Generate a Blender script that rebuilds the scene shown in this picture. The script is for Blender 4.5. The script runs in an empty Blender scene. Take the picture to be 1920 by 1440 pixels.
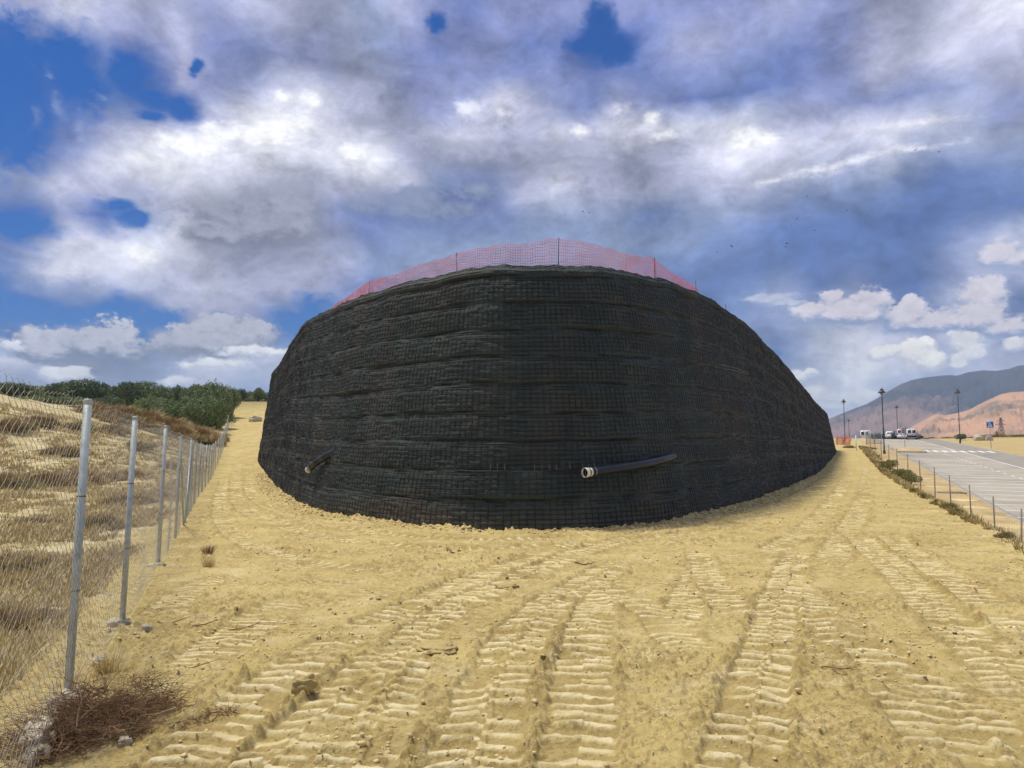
import bpy, math, random
import numpy as np
from mathutils import Vector
rng = np.random.default_rng(7); random.seed(7)
S = bpy.context.scene; COL = S.collection
PI = math.pi

# ------------------------------------------------------------------ camera, sky, sun, exposure
PITCH = math.radians(5.1); FPX = 1450.0
cam = bpy.data.objects.new('camera', bpy.data.cameras.new('camera')); COL.objects.link(cam)
cam.location = (0, 0, 1.6); cam.rotation_euler = (PI/2+PITCH, 0, 0)
cam.data.sensor_width = 36; cam.data.lens = FPX/1920*36; cam.data.clip_start = .05; cam.data.clip_end = 20000
S.camera = cam
S.cycles.max_bounces = 5; S.cycles.diffuse_bounces = 2; S.cycles.glossy_bounces = 2; S.cycles.transmission_bounces = 2; S.cycles.volume_bounces = 0
S.view_settings.view_transform = 'Standard'; S.view_settings.look = 'None'
S.view_settings.exposure = 0.85; S.view_settings.gamma = 1.0
SUN_AZ, SUN_EL = math.radians(-66), math.radians(70)
sd = bpy.data.lights.new('sun', 'SUN'); sd.energy = 2.2; sd.angle = math.radians(13); sd.color = (1, .94, .82)
sun = bpy.data.objects.new('sun', sd); COL.objects.link(sun)
sun.rotation_euler = Vector((math.sin(SUN_AZ)*math.cos(SUN_EL), math.cos(SUN_AZ)*math.cos(SUN_EL), math.sin(SUN_EL))).to_track_quat('Z', 'Y').to_euler()
CLOUD_STRENGTH, NISHITA_STRENGTH, HAZE = .50, .048, 2.2e-4

def lin(c):
    c = np.asarray(c, float)/255.0
    return np.where(c <= .04045, c/12.92, ((c+.055)/1.055)**2.4)
PAL = {'B': (5,75,165,0), 'b': (70,112,185,.5), 'd': (110,131,190,1), 'l': (146,156,203,1), 'g': (158,162,184,1),
       'p': (192,194,220,1), 'w': (226,226,240,1), 'W': (254,254,255,1), 's': (92,127,188,1), 'S': (60,106,174,1),
       'c': (146,163,199,1), 'k': (128,133,152,1), 'h': (178,194,222,1)}
SKY = ['pgwpgplppggcpldlllllllllpllggpww', 'blbllpldglgcldllddBbdpplddlpgwpp', 'BcBbBpldllgglllddldddldsdllppppg',
       'BbbcbBlpwWppgllwpddpddsddldldsdl', 'BldppwwWWwwpgpwppwpwwwwWppwwwWpg', 'cdpwWWwwwwwWpgggggpggpwwwwpwclcc',
       'pwppppwgggpgwcddpwppgppppcccssss', 'BllBcwkkgglddddd' 'ccccscccsssSSsss', 'pwwwWwkkgggdccccccccccsssssssspw',
       'bwwwwpwppppcccccccccsssssSSSSSpp', 'BBcBcppppplbccccccccssscpspSSSwS', 'bppwBpggBBbcccccccccssssswwwppwc',
       'wgkkccwwwwwcccccccccccccscWWpcpp', 'ccwccwwhhhhccccccccccccccwWShwww', 'cccchhdddddccccccccccccccwWWhhhh',
       'hhhhhhhhhhhhhhhhhhhhhhhhhhwwhhhh']
SKY = [(r+'c'*32)[:32] for r in SKY]
_T = np.array([[list(lin(PAL[c][:3]))+[PAL[c][3]] for c in r] for r in SKY])
def sky_at(az, el):
    d = (math.sin(az)*math.cos(el), math.cos(az)*math.cos(el), math.sin(el))
    dep = d[1]*math.cos(PITCH)+d[2]*math.sin(PITCH); up = -d[1]*math.sin(PITCH)+d[2]*math.cos(PITCH)
    px, py = 960+FPX*d[0]/dep, 720-FPX*up/dep
    a = min(max((px-30)/60, 0), 31); b = min(max((py-27)/54, 0), 15)
    i, j = min(int(a), 30), min(int(b), 14); a -= i; b -= j
    return (_T[j, i]*(1-a)+_T[j, i+1]*a)*(1-b)+(_T[j+1, i]*(1-a)+_T[j+1, i+1]*a)*b

W = bpy.data.worlds.new('World'); S.world = W; W.use_nodes = True; W.cycles.sampling_method = 'MANUAL'; W.cycles.sample_map_resolution = 256
nt = W.node_tree; nt.nodes.clear()
def N(t, tree=None, **k):
    n = (tree or nt).nodes.new(t)
    for a, v in k.items(): setattr(n, a, v)
    return n
def L(a, b, tree=None): (tree or nt).links.new(a, b)
def M(op, a, b=None, c=None, clamp=False, tree=None):
    tr = tree or nt
    n = N('ShaderNodeMath', tr, operation=op, use_clamp=clamp)
    for i, v in enumerate((a, b, c)):
        if v is None: continue
        if hasattr(v, 'is_linked'): tr.links.new(v, n.inputs[i])
        else: n.inputs[i].default_value = v
    return n.outputs[0]
tc = N('ShaderNodeTexCoord'); sep = N('ShaderNodeSeparateXYZ'); L(tc.outputs['Generated'], sep.inputs[0])
AZW, ELW = math.radians(35.5), math.radians(32.5)
def noise(vec, scale, detail, rough=.55, dist=0., tree=None):
    n = N('ShaderNodeTexNoise', tree); n.inputs['Scale'].default_value = scale; n.inputs['Detail'].default_value = detail
    n.inputs['Roughness'].default_value = rough; n.inputs['Distortion'].default_value = dist
    if vec is not None: L(vec, n.inputs['Vector'], tree)
    return n
sc = N('ShaderNodeVectorMath', operation='MULTIPLY'); L(tc.outputs['Generated'], sc.inputs[0]); sc.inputs[1].default_value = (1, 1, 1.5)
wn = noise(sc.outputs[0], 9.0, 7, .58); wsep = N('ShaderNodeSeparateColor'); L(wn.outputs['Color'], wsep.inputs[0])
az = M('ARCTAN2', sep.outputs[0], sep.outputs[1]); el = M('ARCSINE', sep.outputs[2])
U = M('DIVIDE', M('ADD', az, AZW), 2*AZW); V = M('DIVIDE', el, ELW)
U = M('ADD', U, M('MULTIPLY', M('SUBTRACT', wsep.outputs[0], .5), .07)); V = M('ADD', V, M('MULTIPLY', M('SUBTRACT', wsep.outputs[1], .5), .10))
U = M('PINGPONG', U, 1.0); V = M('MULTIPLY', M('PINGPONG', M('MAXIMUM', V, 0.0), 1.0), 17.0)
prev_c = prev_a = None
for r in range(18):
    e = ELW*r/17
    cr = N('ShaderNodeValToRGB'); ramp = cr.color_ramp; ramp.interpolation = 'LINEAR'
    for j in range(1, 31): ramp.elements.new(j/31)
    ramp.elements[0].position = 0; ramp.elements[31].position = 1
    els = sorted(ramp.elements, key=lambda q: q.position)
    for j, s in enumerate(els): s.color = tuple(float(x) for x in sky_at(-AZW+2*AZW*j/31, e))
    L(U, cr.inputs[0])
    if r == 0: prev_c, prev_a = cr.outputs[0], cr.outputs[1]
    else:
        f = M('SUBTRACT', V, float(r-1), clamp=True)
        mx = N('ShaderNodeMix', data_type='RGBA'); L(f, mx.inputs[0]); L(prev_c, mx.inputs[6]); L(cr.outputs[0], mx.inputs[7]); prev_c = mx.outputs[2]
        mf = N('ShaderNodeMix', data_type='FLOAT'); L(f, mf.inputs[0]); L(prev_a, mf.inputs[2]); L(cr.outputs[1], mf.inputs[3]); prev_a = mf.outputs[0]
n1 = noise(sc.outputs[0], 10.0, 9, .64, .5); n2 = noise(sc.outputs[0], 34.0, 8, .66, .4)
fb = M('ADD', M('MULTIPLY', M('SUBTRACT', n1.outputs[0], .5), 1.25), M('MULTIPLY', M('SUBTRACT', n2.outputs[0], .5), .8))
n3 = noise(sc.outputs[0], 80.0, 6, .62)
eb = M('ADD', M('MULTIPLY', M('SUBTRACT', n3.outputs[0], .5), 2.4), M('ADD', M('MULTIPLY', M('SUBTRACT', n1.outputs[0], .5), 3.4), M('MULTIPLY', M('SUBTRACT', n2.outputs[0], .5), 2.6)))
mul = N('ShaderNodeVectorMath', operation='SCALE'); L(prev_c, mul.inputs[0]); L(M('ADD', 1.0, fb), mul.inputs['Scale']); cloud = mul.outputs[0]; cover = prev_a
comb = N('ShaderNodeCombineXYZ'); L(M('ADD', az, M('MULTIPLY', M('SUBTRACT', wsep.outputs[0], .5), .05)), comb.inputs[0]); L(M('ADD', el, M('MULTIPLY', M('SUBTRACT', wsep.outputs[1], .5), .04)), comb.inputs[1])
def azel(px, py):
    a, b = (px-960)/FPX, -(py-720)/FPX; d = (a, math.cos(PITCH)-b*math.sin(PITCH), math.sin(PITCH)+b*math.cos(PITCH)); return math.atan2(d[0], d[1]), math.atan2(d[2], math.hypot(d[0], d[1]))
def blobs(lst, up=0.0, k=1.0):
    "largest of (1 - distance) over a list of ellipses given on the sky"
    out = None
    for px, py, rx, ry in lst:
        a, e = azel(px, py); e += up*ry/FPX
        s1 = N('ShaderNodeVectorMath', operation='MULTIPLY_ADD'); L(comb.outputs[0], s1.inputs[0]); s1.inputs[1].default_value = (FPX/(rx*k), FPX/(ry*k), 0); s1.inputs[2].default_value = (-a*FPX/(rx*k), -e*FPX/(ry*k), 0)
        s3 = N('ShaderNodeVectorMath', operation='LENGTH'); L(s1.outputs[0], s3.inputs[0]); v = s3.outputs['Value']
        out = v if out is None else M('MINIMUM', out, v)
    out = M('SUBTRACT', 1.0, out)
    return out
def step(v, lo, hi):
    m = N('ShaderNodeMapRange', interpolation_type='SMOOTHSTEP'); L(v, m.inputs[0]); m.inputs[1].default_value = lo; m.inputs[2].default_value = hi; return m.outputs[0]
def over(lst, base, top, amp, soft, up=.45, opac=1.0, fade=False):
    global cloud, cover
    m = step(M('ADD', blobs(lst, 0, 1.25), M('MULTIPLY', eb, amp)), .12, .12+soft); m = M('MULTIPLY', m, opac)
    lr = M('ADD', blobs(lst, up, 1.0), M('MULTIPLY', eb, amp*.9)); lit = step(lr, -.05, .55)
    if fade: m = M('MULTIPLY', m, step(lr, -.75, .12))
    x = N('ShaderNodeMix', data_type='RGBA'); L(lit, x.inputs[0]); x.inputs[6].default_value = (*lin(base), 1); x.inputs[7].default_value = (*lin(top), 1)
    y = N('ShaderNodeMix', data_type='RGBA'); L(m, y.inputs[0]); L(cloud, y.inputs[6]); xs_ = N('ShaderNodeVectorMath', operation='SCALE'); L(x.outputs[2], xs_.inputs[0]); L(M('ADD', 1.0, M('MULTIPLY', eb, .16)), xs_.inputs['Scale']); L(xs_.outputs[0], y.inputs[7]); cloud = y.outputs[2]
    cover = M('MAXIMUM', cover, m)
holes = [(12,150,45,75),(20,240,40,60),(70,100,22,14),(125,125,40,40),(150,160,40,32),(240,140,24,24),(285,178,26,14),(340,192,24,16),(275,215,18,8),(366,126,9,8),(222,388,20,10),(248,408,18,10),(12,415,45,22),(40,577,60,18),(120,592,70,18),(220,592,50,22),(300,598,50,14),(265,620,16,16),(420,600,12,8),(555,600,38,26),(580,580,34,24),(1120,62,20,38),(1150,95,34,18),(1095,92,26,10),(818,46,16,14),(1455,662,9,7)]
hm = step(M('ADD', blobs(holes, 0, 1.35), M('ADD', M('MULTIPLY', M('SUBTRACT', n1.outputs[0], .5), 2.2), M('ADD', M('MULTIPLY', M('SUBTRACT', n2.outputs[0], .5), 1.7), M('MULTIPLY', M('SUBTRACT', n3.outputs[0], .5), .7)))), -.42, .62); cover = M('MULTIPLY', cover, M('SUBTRACT', 1.0, hm))
over([(105,205,16,70),(140,235,14,40),(205,120,20,40),(190,185,30,16),(60,225,12,30),(300,155,16,14),(95,140,14,18)], (120,150,205), (170,184,218), .5, 1.2, opac=.6)
over([(430,400,85,40),(540,385,75,50),(400,440,70,22),(500,430,120,40)], (142,146,164), (172,174,190), .35, .5)
over([(780,372,110,24),(900,360,70,22),(690,385,60,22),(830,395,140,34)], (122,142,184), (150,160,190), .3, .6)
over([(850,280,130,22),(1000,285,120,18),(1120,290,110,18)], (168,172,196), (182,184,206), .35, .6, opac=.8)
over([(150,640,105,34),(205,628,70,32),(90,655,50,20),(235,655,55,28)], (140,150,172), (212,212,224), .36, .28)
over([(330,640,60,26),(410,625,70,34),(470,632,50,34),(380,650,130,22)], (150,156,176), (200,200,212), .36, .28)
over([(135,702,50,16),(150,692,26,14)], (205,210,226), (248,248,250), .3, .3, fade=True)
over([(480,664,75,11),(400,684,80,11),(320,712,40,10),(20,640,30,12)], (225,228,236), (250,250,252), .35, .5)
over([(1520,590,32,20),(1560,568,30,22),(1625,575,52,34),(1590,590,70,22),(1700,592,48,26),(1715,566,20,14),(1770,600,60,22),(1843,563,40,34),(1835,598,60,26),(1890,612,40,18)], (150,168,204), (226,220,228), .40, .30, fade=True)
over([(1640,664,24,14),(1662,656,26,16),(1712,660,32,26),(1735,642,14,16),(1738,672,26,16)], (214,216,226), (255,252,246), .38, .28, fade=True)
over([(1880,480,40,24),(1900,492,40,20),(1865,492,26,14)], (164,178,208), (222,218,228), .38, .28, fade=True)
over([(1810,640,28,26),(1798,676,18,12),(1822,664,22,16),(1908,645,20,14)], (196,204,222), (240,238,240), .34, .3, fade=True)
over([(1455,563,38,13),(1420,560,28,9),(1480,575,30,8)], (150,168,204), (196,202,222), .4, .6, fade=True)
over([(1500,705,24,14),(1525,700,14,8),(1520,738,40,14),(1580,750,70,13),(1540,765,50,10)], (214,220,232), (250,248,246), .3, .4, fade=True)
over([(470,255,110,26),(350,275,80,24),(560,240,60,24),(585,190,30,20),(540,185,26,16)], (236,236,244), (255,255,255), .3, .8)
over([(1400,262,46,26),(1440,262,34,14),(1225,225,24,22),(1250,258,40,16),(1090,250,24,16),(660,290,36,22),(260,478,34,16)], (240,240,246), (255,255,255), .3, .8)
over([(940,220,36,14),(880,205,30,20),(1170,205,30,24),(1720,235,80,12),(1560,318,110,12),(1450,342,90,9),(1700,288,90,8)], (222,222,236), (240,240,248), .4, .9, opac=.85)
ga = N('ShaderNodeMapRange'); L(M('ADD', cover, M('MULTIPLY', fb, .35)), ga.inputs[0]); ga.inputs[1].default_value = .05; ga.inputs[2].default_value = .95
sky = N('ShaderNodeTexSky', sky_type='NISHITA'); sky.sun_disc = False; sky.sun_elevation = SUN_EL; sky.sun_rotation = SUN_AZ
hs = N('ShaderNodeHueSaturation'); hs.inputs['Saturation'].default_value = 1.25; hs.inputs['Hue'].default_value = .5; tn = N('ShaderNodeMix', data_type='RGBA', blend_type='MULTIPLY'); tn.inputs[0].default_value = 1; L(sky.outputs[0], tn.inputs[6]); tn.inputs[7].default_value = (.02, .38, 1.0, 1); L(tn.outputs[2], hs.inputs['Color'])
b1 = N('ShaderNodeBackground'); b1.inputs[1].default_value = NISHITA_STRENGTH; L(hs.outputs[0], b1.inputs[0])
b2 = N('ShaderNodeBackground'); b2.inputs[1].default_value = CLOUD_STRENGTH*1.24; gm = N('ShaderNodeGamma'); L(cloud, gm.inputs[0]); gm.inputs[1].default_value = 1.28; h3 = N('ShaderNodeHueSaturation'); h3.inputs['Saturation'].default_value = .90; L(gm.outputs[0], h3.inputs['Color']); L(h3.outputs[0], b2.inputs[0])
ms = N('ShaderNodeMixShader'); L(ga.outputs[0], ms.inputs[0]); L(b1.outputs[0], ms.inputs[1]); L(b2.outputs[0], ms.inputs[2])
wo = N('ShaderNodeOutputWorld'); L(ms.outputs[0], wo.inputs[0])

# ------------------------------------------------------------------ helpers
def tag(o, label=None, cat=None, group=None, kind=None):
    if label: o['label'] = label
    if cat: o['category'] = cat
    if group: o['group'] = group
    if kind: o['kind'] = kind
    return o
def empty(name, loc=(0, 0, 0), rz=0.0):
    o = bpy.data.objects.new(name, None); COL.objects.link(o); o.location = loc; o.rotation_euler = (0, 0, rz); o.empty_display_size = .2
    return o
def dup(root, loc, rz=0.0, sc=(1, 1, 1)):
    r = root.copy(); COL.objects.link(r); r.location = loc; r.rotation_euler = (0, 0, rz); r.scale = sc
    for ch in root.children:
        c = ch.copy(); COL.objects.link(c); c.parent = r
        for g in ch.children:
            d = g.copy(); COL.objects.link(d); d.parent = c
    return r
class MB:
    def __init__(s): s.V = []; s.F = []; s.n = 0
    def add(s, V, *Fs):
        V = np.asarray(V, float).reshape(-1, 3); s.V.append(V)
        for F in Fs:
            F = np.asarray(F, np.int64)
            if F.size: s.F.append(F+s.n)
        s.n += len(V); return s
    def box(s, c, d, R=None):
        v = np.array([[x, y, z] for x in (-.5, .5) for y in (-.5, .5) for z in (-.5, .5)])*np.array(d)
        if R is not None: v = v@np.array(R).T
        return s.add(v+np.array(c), [[0, 1, 3, 2], [4, 6, 7, 5], [0, 4, 5, 1], [2, 3, 7, 6], [0, 2, 6, 4], [1, 5, 7, 3]])
    def tube(s, P, r, n=6, cap=True, twist=0.):
        P = np.asarray(P, float); m = len(P); r = np.broadcast_to(np.asarray(r, float), (m,))
        T = np.gradient(P, axis=0); T /= np.linalg.norm(T, axis=1)[:, None]+1e-12
        ref = np.array([0, 0, 1.]) if abs(T[:, 2]).mean() < .8 else np.array([0, 1., 0])
        A = np.cross(T, ref); A /= np.linalg.norm(A, axis=1)[:, None]+1e-12; B = np.cross(A, T)
        th = np.arange(n)*2*PI/n+twist
        V = P[:, None]+r[:, None, None]*(np.cos(th)[None, :, None]*A[:, None]+np.sin(th)[None, :, None]*B[:, None])
        i = np.arange(m-1)[:, None]*n; j = np.arange(n)[None]; k = (j+1) % n
        s.add(V.reshape(-1, 3), np.stack([i+j, i+k, i+n+k, i+n+j], -1).reshape(-1, 4))
        if cap:
            s.F.append(np.array([list(range(n))[::-1]])+s.n-m*n); s.F.append(np.array([list(range((m-1)*n, m*n))])+s.n-m*n)
        return s
    def lathe(s, prof, c=(0, 0, 0), n=16, axis=2):
        prof = np.array(prof, float); th = np.arange(n)*2*PI/n
        V = np.stack([prof[:, :1]*np.cos(th), prof[:, :1]*np.sin(th), np.repeat(prof[:, 1:], n, 1)], -1)
        if axis == 0: V = V[..., [2, 0, 1]]
        if axis == 1: V = V[..., [0, 2, 1]]
        m = len(prof); i = np.arange(m-1)[:, None]*n; j = np.arange(n)[None]; k = (j+1) % n
        return s.add(V.reshape(-1, 3)+np.array(c), np.stack([i+j, i+k, i+n+k, i+n+j], -1).reshape(-1, 4))
    def segs(s, A, B, r, n=3):
        "many separate straight wires"
        A = np.asarray(A, float); B = np.asarray(B, float); T = B-A; T /= np.linalg.norm(T, axis=1)[:, None]+1e-12
        ref = np.where(np.abs(T[:, 2:3]) < .8, np.array([[0, 0, 1.]]), np.array([[1., 0, 0]]))
        X = np.cross(T, ref); X /= np.linalg.norm(X, axis=1)[:, None]+1e-12; Y = np.cross(X, T)
        th = np.arange(n)*2*PI/n; r = np.broadcast_to(np.asarray(r, float), (len(A),))
        off = r[:, None, None]*(np.cos(th)[None, :, None]*X[:, None]+np.sin(th)[None, :, None]*Y[:, None])
        V = np.concatenate([A[:, None]+off, B[:, None]+off], 1)
        b = np.arange(len(A))[:, None]*2*n; j = np.arange(n)[None]; k = (j+1) % n
        return s.add(V.reshape(-1, 3), np.stack([b+j, b+k, b+n+k, b+n+j], -1).reshape(-1, 4))
    def build(s, name, mat, parent=None, smooth=False, loc=None):
        V = np.concatenate(s.V); me = bpy.data.meshes.new(name)
        sizes = np.concatenate([np.full(len(F), F.shape[1]) for F in s.F]); idx = np.concatenate([F.ravel() for F in s.F])
        me.vertices.add(len(V)); me.vertices.foreach_set('co', V.ravel().astype(np.float32))
        me.loops.add(len(idx)); me.loops.foreach_set('vertex_index', idx.astype(np.int32))
        me.polygons.add(len(sizes)); st = np.concatenate([[0], np.cumsum(sizes)[:-1]])
        me.polygons.foreach_set('loop_start', st.astype(np.int32)); me.polygons.foreach_set('loop_total', sizes.astype(np.int32))
        if smooth: me.polygons.foreach_set('use_smooth', np.ones(len(sizes), bool))
        me.update(calc_edges=True); me.validate()
        o = bpy.data.objects.new(name, me); COL.objects.link(o)
        for m in (mat if isinstance(mat, (list, tuple)) else [mat]): me.materials.append(m)
        if parent: o.parent = parent
        if loc is not None: o.location = loc
        return o
def grid(V):
    a, b = V.shape[:2]; i = np.arange(a-1)[:, None]*b; j = np.arange(b-1)[None]
    return V.reshape(-1, 3), np.stack([i+j, i+j+1, i+b+j+1, i+b+j], -1).reshape(-1, 4)
# numpy gradient noise
_perm = np.random.default_rng(3).permutation(4096); _g = np.random.default_rng(4).uniform(0, 2*PI, 4096); _gx, _gy = np.cos(_g), np.sin(_g)
def pn(x, y):
    x = np.asarray(x, float); y = np.asarray(y, float)
    xi = np.floor(x).astype(np.int64); yi = np.floor(y).astype(np.int64); fx = x-xi; fy = y-yi
    u = fx*fx*fx*(fx*(fx*6-15)+10); v = fy*fy*fy*(fy*(fy*6-15)+10)
    def gr(a, b, dx, dy):
        h = _perm[(_perm[a & 4095]+b) & 4095]; return _gx[h]*dx+_gy[h]*dy
    n0 = gr(xi, yi, fx, fy)*(1-u)+gr(xi+1, yi, fx-1, fy)*u
    n1 = gr(xi, yi+1, fx, fy-1)*(1-u)+gr(xi+1, yi+1, fx-1, fy-1)*u
    return (n0*(1-v)+n1*v)*1.5
def fbm(x, y, o=4, g=.5):
    t = 0; a = 1
    for i in range(o): t = t+a*pn(x*2**i+13.7*i, y*2**i+7.1*i); a *= g
    return t
def h2(i, j, k=0):
    i = np.asarray(i).astype(np.int64); j = np.asarray(j).astype(np.int64)
    return _perm[(_perm[(i+57*k) & 4095]+j) & 4095]/4096.0
def sst(a, b, x):
    t = np.clip((np.asarray(x, float)-a)/(b-a), 0, 1); return t*t*(3-2*t)

# ------------------------------------------------------------------ materials
def mat(name, c1, c2=None, scale=4., rough=.8, bump=0., bscale=30., detail=5, spec=.3, metal=0., island=0., contrast=(.35, .65), bdist=.02, coord='Object', c3=None, s3=1.):
    m = bpy.data.materials.new(name); m.use_nodes = True; t = m.node_tree; p = t.nodes['Principled BSDF']
    p.inputs['Roughness'].default_value = rough; p.inputs['Specular IOR Level'].default_value = spec; p.inputs['Metallic'].default_value = metal
    tcn = N('ShaderNodeTexCoord', t); vec = tcn.outputs[coord]; out = None
    if c2 is None: c2 = tuple(x*.8 for x in c1)
    n = noise(vec, scale, detail, .6, tree=t); mr = N('ShaderNodeMapRange', t); mr.inputs[1].default_value, mr.inputs[2].default_value = contrast; L(n.outputs[0], mr.inputs[0], t)
    mx = N('ShaderNodeMix', t, data_type='RGBA'); L(mr.outputs[0], mx.inputs[0], t); mx.inputs[6].default_value = (*c1, 1); mx.inputs[7].default_value = (*c2, 1); out = mx.outputs[2]
    if c3 is not None:
        n3 = noise(vec, s3, 4, .6, tree=t); m3 = N('ShaderNodeMapRange', t); m3.inputs[1].default_value, m3.inputs[2].default_value = .48, .66; L(n3.outputs[0], m3.inputs[0], t)
        x3 = N('ShaderNodeMix', t, data_type='RGBA'); L(m3.outputs[0], x3.inputs[0], t); L(out, x3.inputs[6], t); x3.inputs[7].default_value = (*c3, 1); out = x3.outputs[2]
    if island:
        g = N('ShaderNodeNewGeometry', t); sc_ = N('ShaderNodeVectorMath', t, operation='SCALE'); L(out, sc_.inputs[0], t)
        L(M('ADD', M('MULTIPLY', g.outputs['Random Per Island'], 2*island, tree=t), 1-island, tree=t), sc_.inputs['Scale'], t); out = sc_.outputs[0]
    L(out, p.inputs['Base Color'], t)
    if bump:
        nb = noise(vec, bscale, 6, .65, tree=t); b = N('ShaderNodeBump', t); b.inputs['Strength'].default_value = bump; b.inputs['Distance'].default_value = bdist
        L(nb.outputs[0], b.inputs['Height'], t); L(b.outputs[0], p.inputs['Normal'], t)
    return m
MT = {}
MT['geo'] = mat('geotextile', (.027, .038, .034), (.046, .060, .051), 1.1, .75, .5, 60, spec=.25, c3=(.066, .056, .044), s3=.35, bdist=.01)
_t = MT['geo'].node_tree; _p = _t.nodes['Principled BSDF']; _c = _p.inputs['Base Color'].links[0].from_socket; _tc = N('ShaderNodeTexCoord', _t); _s = N('ShaderNodeSeparateXYZ', _t); L(_tc.outputs['Object'], _s.inputs[0], _t)
_n = noise(_tc.outputs['Object'], 2.2, 6, .65, tree=_t); _n2 = noise(_tc.outputs['Object'], .5, 5, .6, tree=_t)
_f = M('MULTIPLY', M('SUBTRACT', 1.0, M('MULTIPLY', _s.outputs[2], 1.6, tree=_t), clamp=True, tree=_t), _n.outputs[0], tree=_t)
_f = M('ADD', M('MULTIPLY', _f, .8, tree=_t), M('MULTIPLY', M('SUBTRACT', _n2.outputs[0], .57, clamp=True, tree=_t), 1.1, tree=_t), clamp=True, tree=_t)
_x = N('ShaderNodeMix', _t, data_type='RGBA'); L(_f, _x.inputs[0], _t); L(_c, _x.inputs[6], _t); _x.inputs[7].default_value = (.13, .105, .065, 1); L(_x.outputs[2], _p.inputs['Base Color'], _t)
MT['wire'] = mat('mesh_steel', (.010, .010, .010), (.030, .025, .022), 1.2, .55, spec=.4)
MT['tips'] = mat('bright_steel', (.20, .17, .13), (.30, .26, .2), 9, .5)
MT['galv'] = mat('galvanised', (.34, .38, .37), (.46, .50, .48), 14, .5, .15, 90, spec=.4, metal=.25)
MT['chain'] = mat('chain_wire', (.31, .30, .26), (.40, .385, .34), 14, .5, spec=.4, metal=.2)
MT['thinpost'] = mat('thin_post', (.20, .18, .15), (.28, .25, .2), 8, .6)
MT['orange'] = mat('orange_net', (.88, .25, .19), (.82, .20, .15), 5, .5)
MT['stake'] = mat('stake_rust', (.05, .035, .03), (.09, .06, .05), 9, .7)
MT['pipe'] = mat('black_plastic', (.008, .012, .018), (.013, .018, .026), 5, .42, .1, 40, spec=.4)
MT['pipein'] = mat('pale_liner', (.82, .79, .71), (.72, .67, .56), 12, .6)
MT['asph'] = mat('asphalt', (.40, .355, .275), (.47, .42, .335), .45, .9, .3, 250, c3=(.31, .27, .205), s3=.16)
MT['asph2'] = mat('asphalt_lane', (.28, .25, .205), (.34, .31, .255), .5, .9, .3, 250)
MT['sandpave'] = mat('sand_pavement', (.50, .36, .17), (.58, .43, .22), .9, .95, .4, 60, c3=(.40, .29, .15), s3=.5)
MT['kerb'] = mat('kerb_stone', (.36, .33, .28), (.44, .40, .34), 3, .85, .2, 60)
MT['paint'] = mat('road_paint', (.88, .87, .84), (.76, .74, .70), 5, .7)
MT['lamp'] = mat('lamp_iron', (.035, .05, .055), (.05, .065, .07), 6, .45, spec=.5)
MT['lampglass'] = mat('lamp_glass', (.55, .52, .42), (.45, .43, .35), 6, .25)
MT['concrete'] = mat('concrete_lump', (.66, .59, .44), (.56, .48, .33), 9, .95, .8, 26, c3=(.36, .29, .17), s3=5, bdist=.03)
MT['rock'] = mat('pale_rock', (.62, .56, .42), (.50, .43, .30), 8, .95, .7, 20, bdist=.03)
MT['clod'] = mat('soil_clod', (.70, .56, .27), (.60, .47, .21), 9, .95, .4, 60, island=.16)
MT['slab'] = mat('crusted_soil', (.50, .38, .16), (.42, .31, .12), 12, .95, .5, 50)
MT['twig'] = mat('dead_twig', (.17, .088, .042), (.27, .165, .085), 6, .9, island=.45)
MT['bleached'] = mat('bleached_twig', (.45, .38, .27), (.34, .27, .17), 6, .9)
MT['straw'] = mat('straw', (.72, .57, .27), (.60, .47, .21), .35, .9, island=.3, coord='Object', c3=(.48, .35, .16), s3=.22)
MT['weed'] = mat('dry_weed', (.55, .44, .21), (.42, .32, .145), .6, .9, island=.4, c3=(.18, .17, .06), s3=.4)
MT['brush'] = mat('brown_brush', (.36, .24, .11), (.50, .37, .17), .8, .95, island=.4, c3=(.28, .26, .11), s3=.6)
MT['green'] = mat('green_shrub', (.22, .23, .07), (.29, .28, .10), 1.5, .9, island=.4)
MT['olive'] = mat('olive_shrub', (.30, .28, .12), (.40, .34, .155), 1.5, .9, island=.4)
MT['leafd'] = mat('leaf_dark', (.125, .165, .08), (.165, .21, .10), .5, .8, island=.45)
MT['leafo'] = mat('leaf_olive', (.19, .235, .095), (.24, .29, .12), .5, .8, island=.4)
MT['leafg'] = mat('leaf_light', (.19, .25, .07), (.24, .30, .10), .5, .8, island=.4)
MT['bark'] = mat('bark', (.10, .075, .05), (.06, .045, .03), 5, .95, .4, 20)
MT['white'] = mat('white_paint', (.78, .79, .80), (.74, .75, .76), 1, .3, spec=.5)
MT['navy'] = mat('dark_paint', (.03, .04, .06), (.04, .05, .07), 1, .3, spec=.5)
MT['black'] = mat('black_rubber', (.02, .02, .02), (.03, .03, .03), 4, .7)
MT['glass'] = mat('car_glass', (.02, .03, .035), (.03, .045, .05), 2, .08, spec=.7)
MT['rim'] = mat('wheel_rim', (.4, .4, .42), (.3, .3, .32), 4, .35, metal=.6)
MT['red'] = mat('red_lens', (.45, .02, .02), (.35, .02, .02), 5, .3)
MT['lens'] = mat('clear_lens', (.6, .62, .62), (.5, .52, .53), 5, .2)
MT['blue'] = mat('sign_blue', (.01, .12, .48), (.015, .13, .44), 5, .4)
MT['signred'] = mat('sign_red', (.62, .05, .035), (.55, .05, .04), 5, .4)
MT['signgrey'] = mat('sign_back', (.38, .40, .42), (.33, .35, .37), 5, .5)
MT['iron'] = mat('cast_iron', (.10, .095, .09), (.15, .14, .125), 12, .7, .3, 60)
MT['pylon'] = mat('pylon_steel', (.22, .18, .17), (.26, .22, .2), 1, .7)
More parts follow.
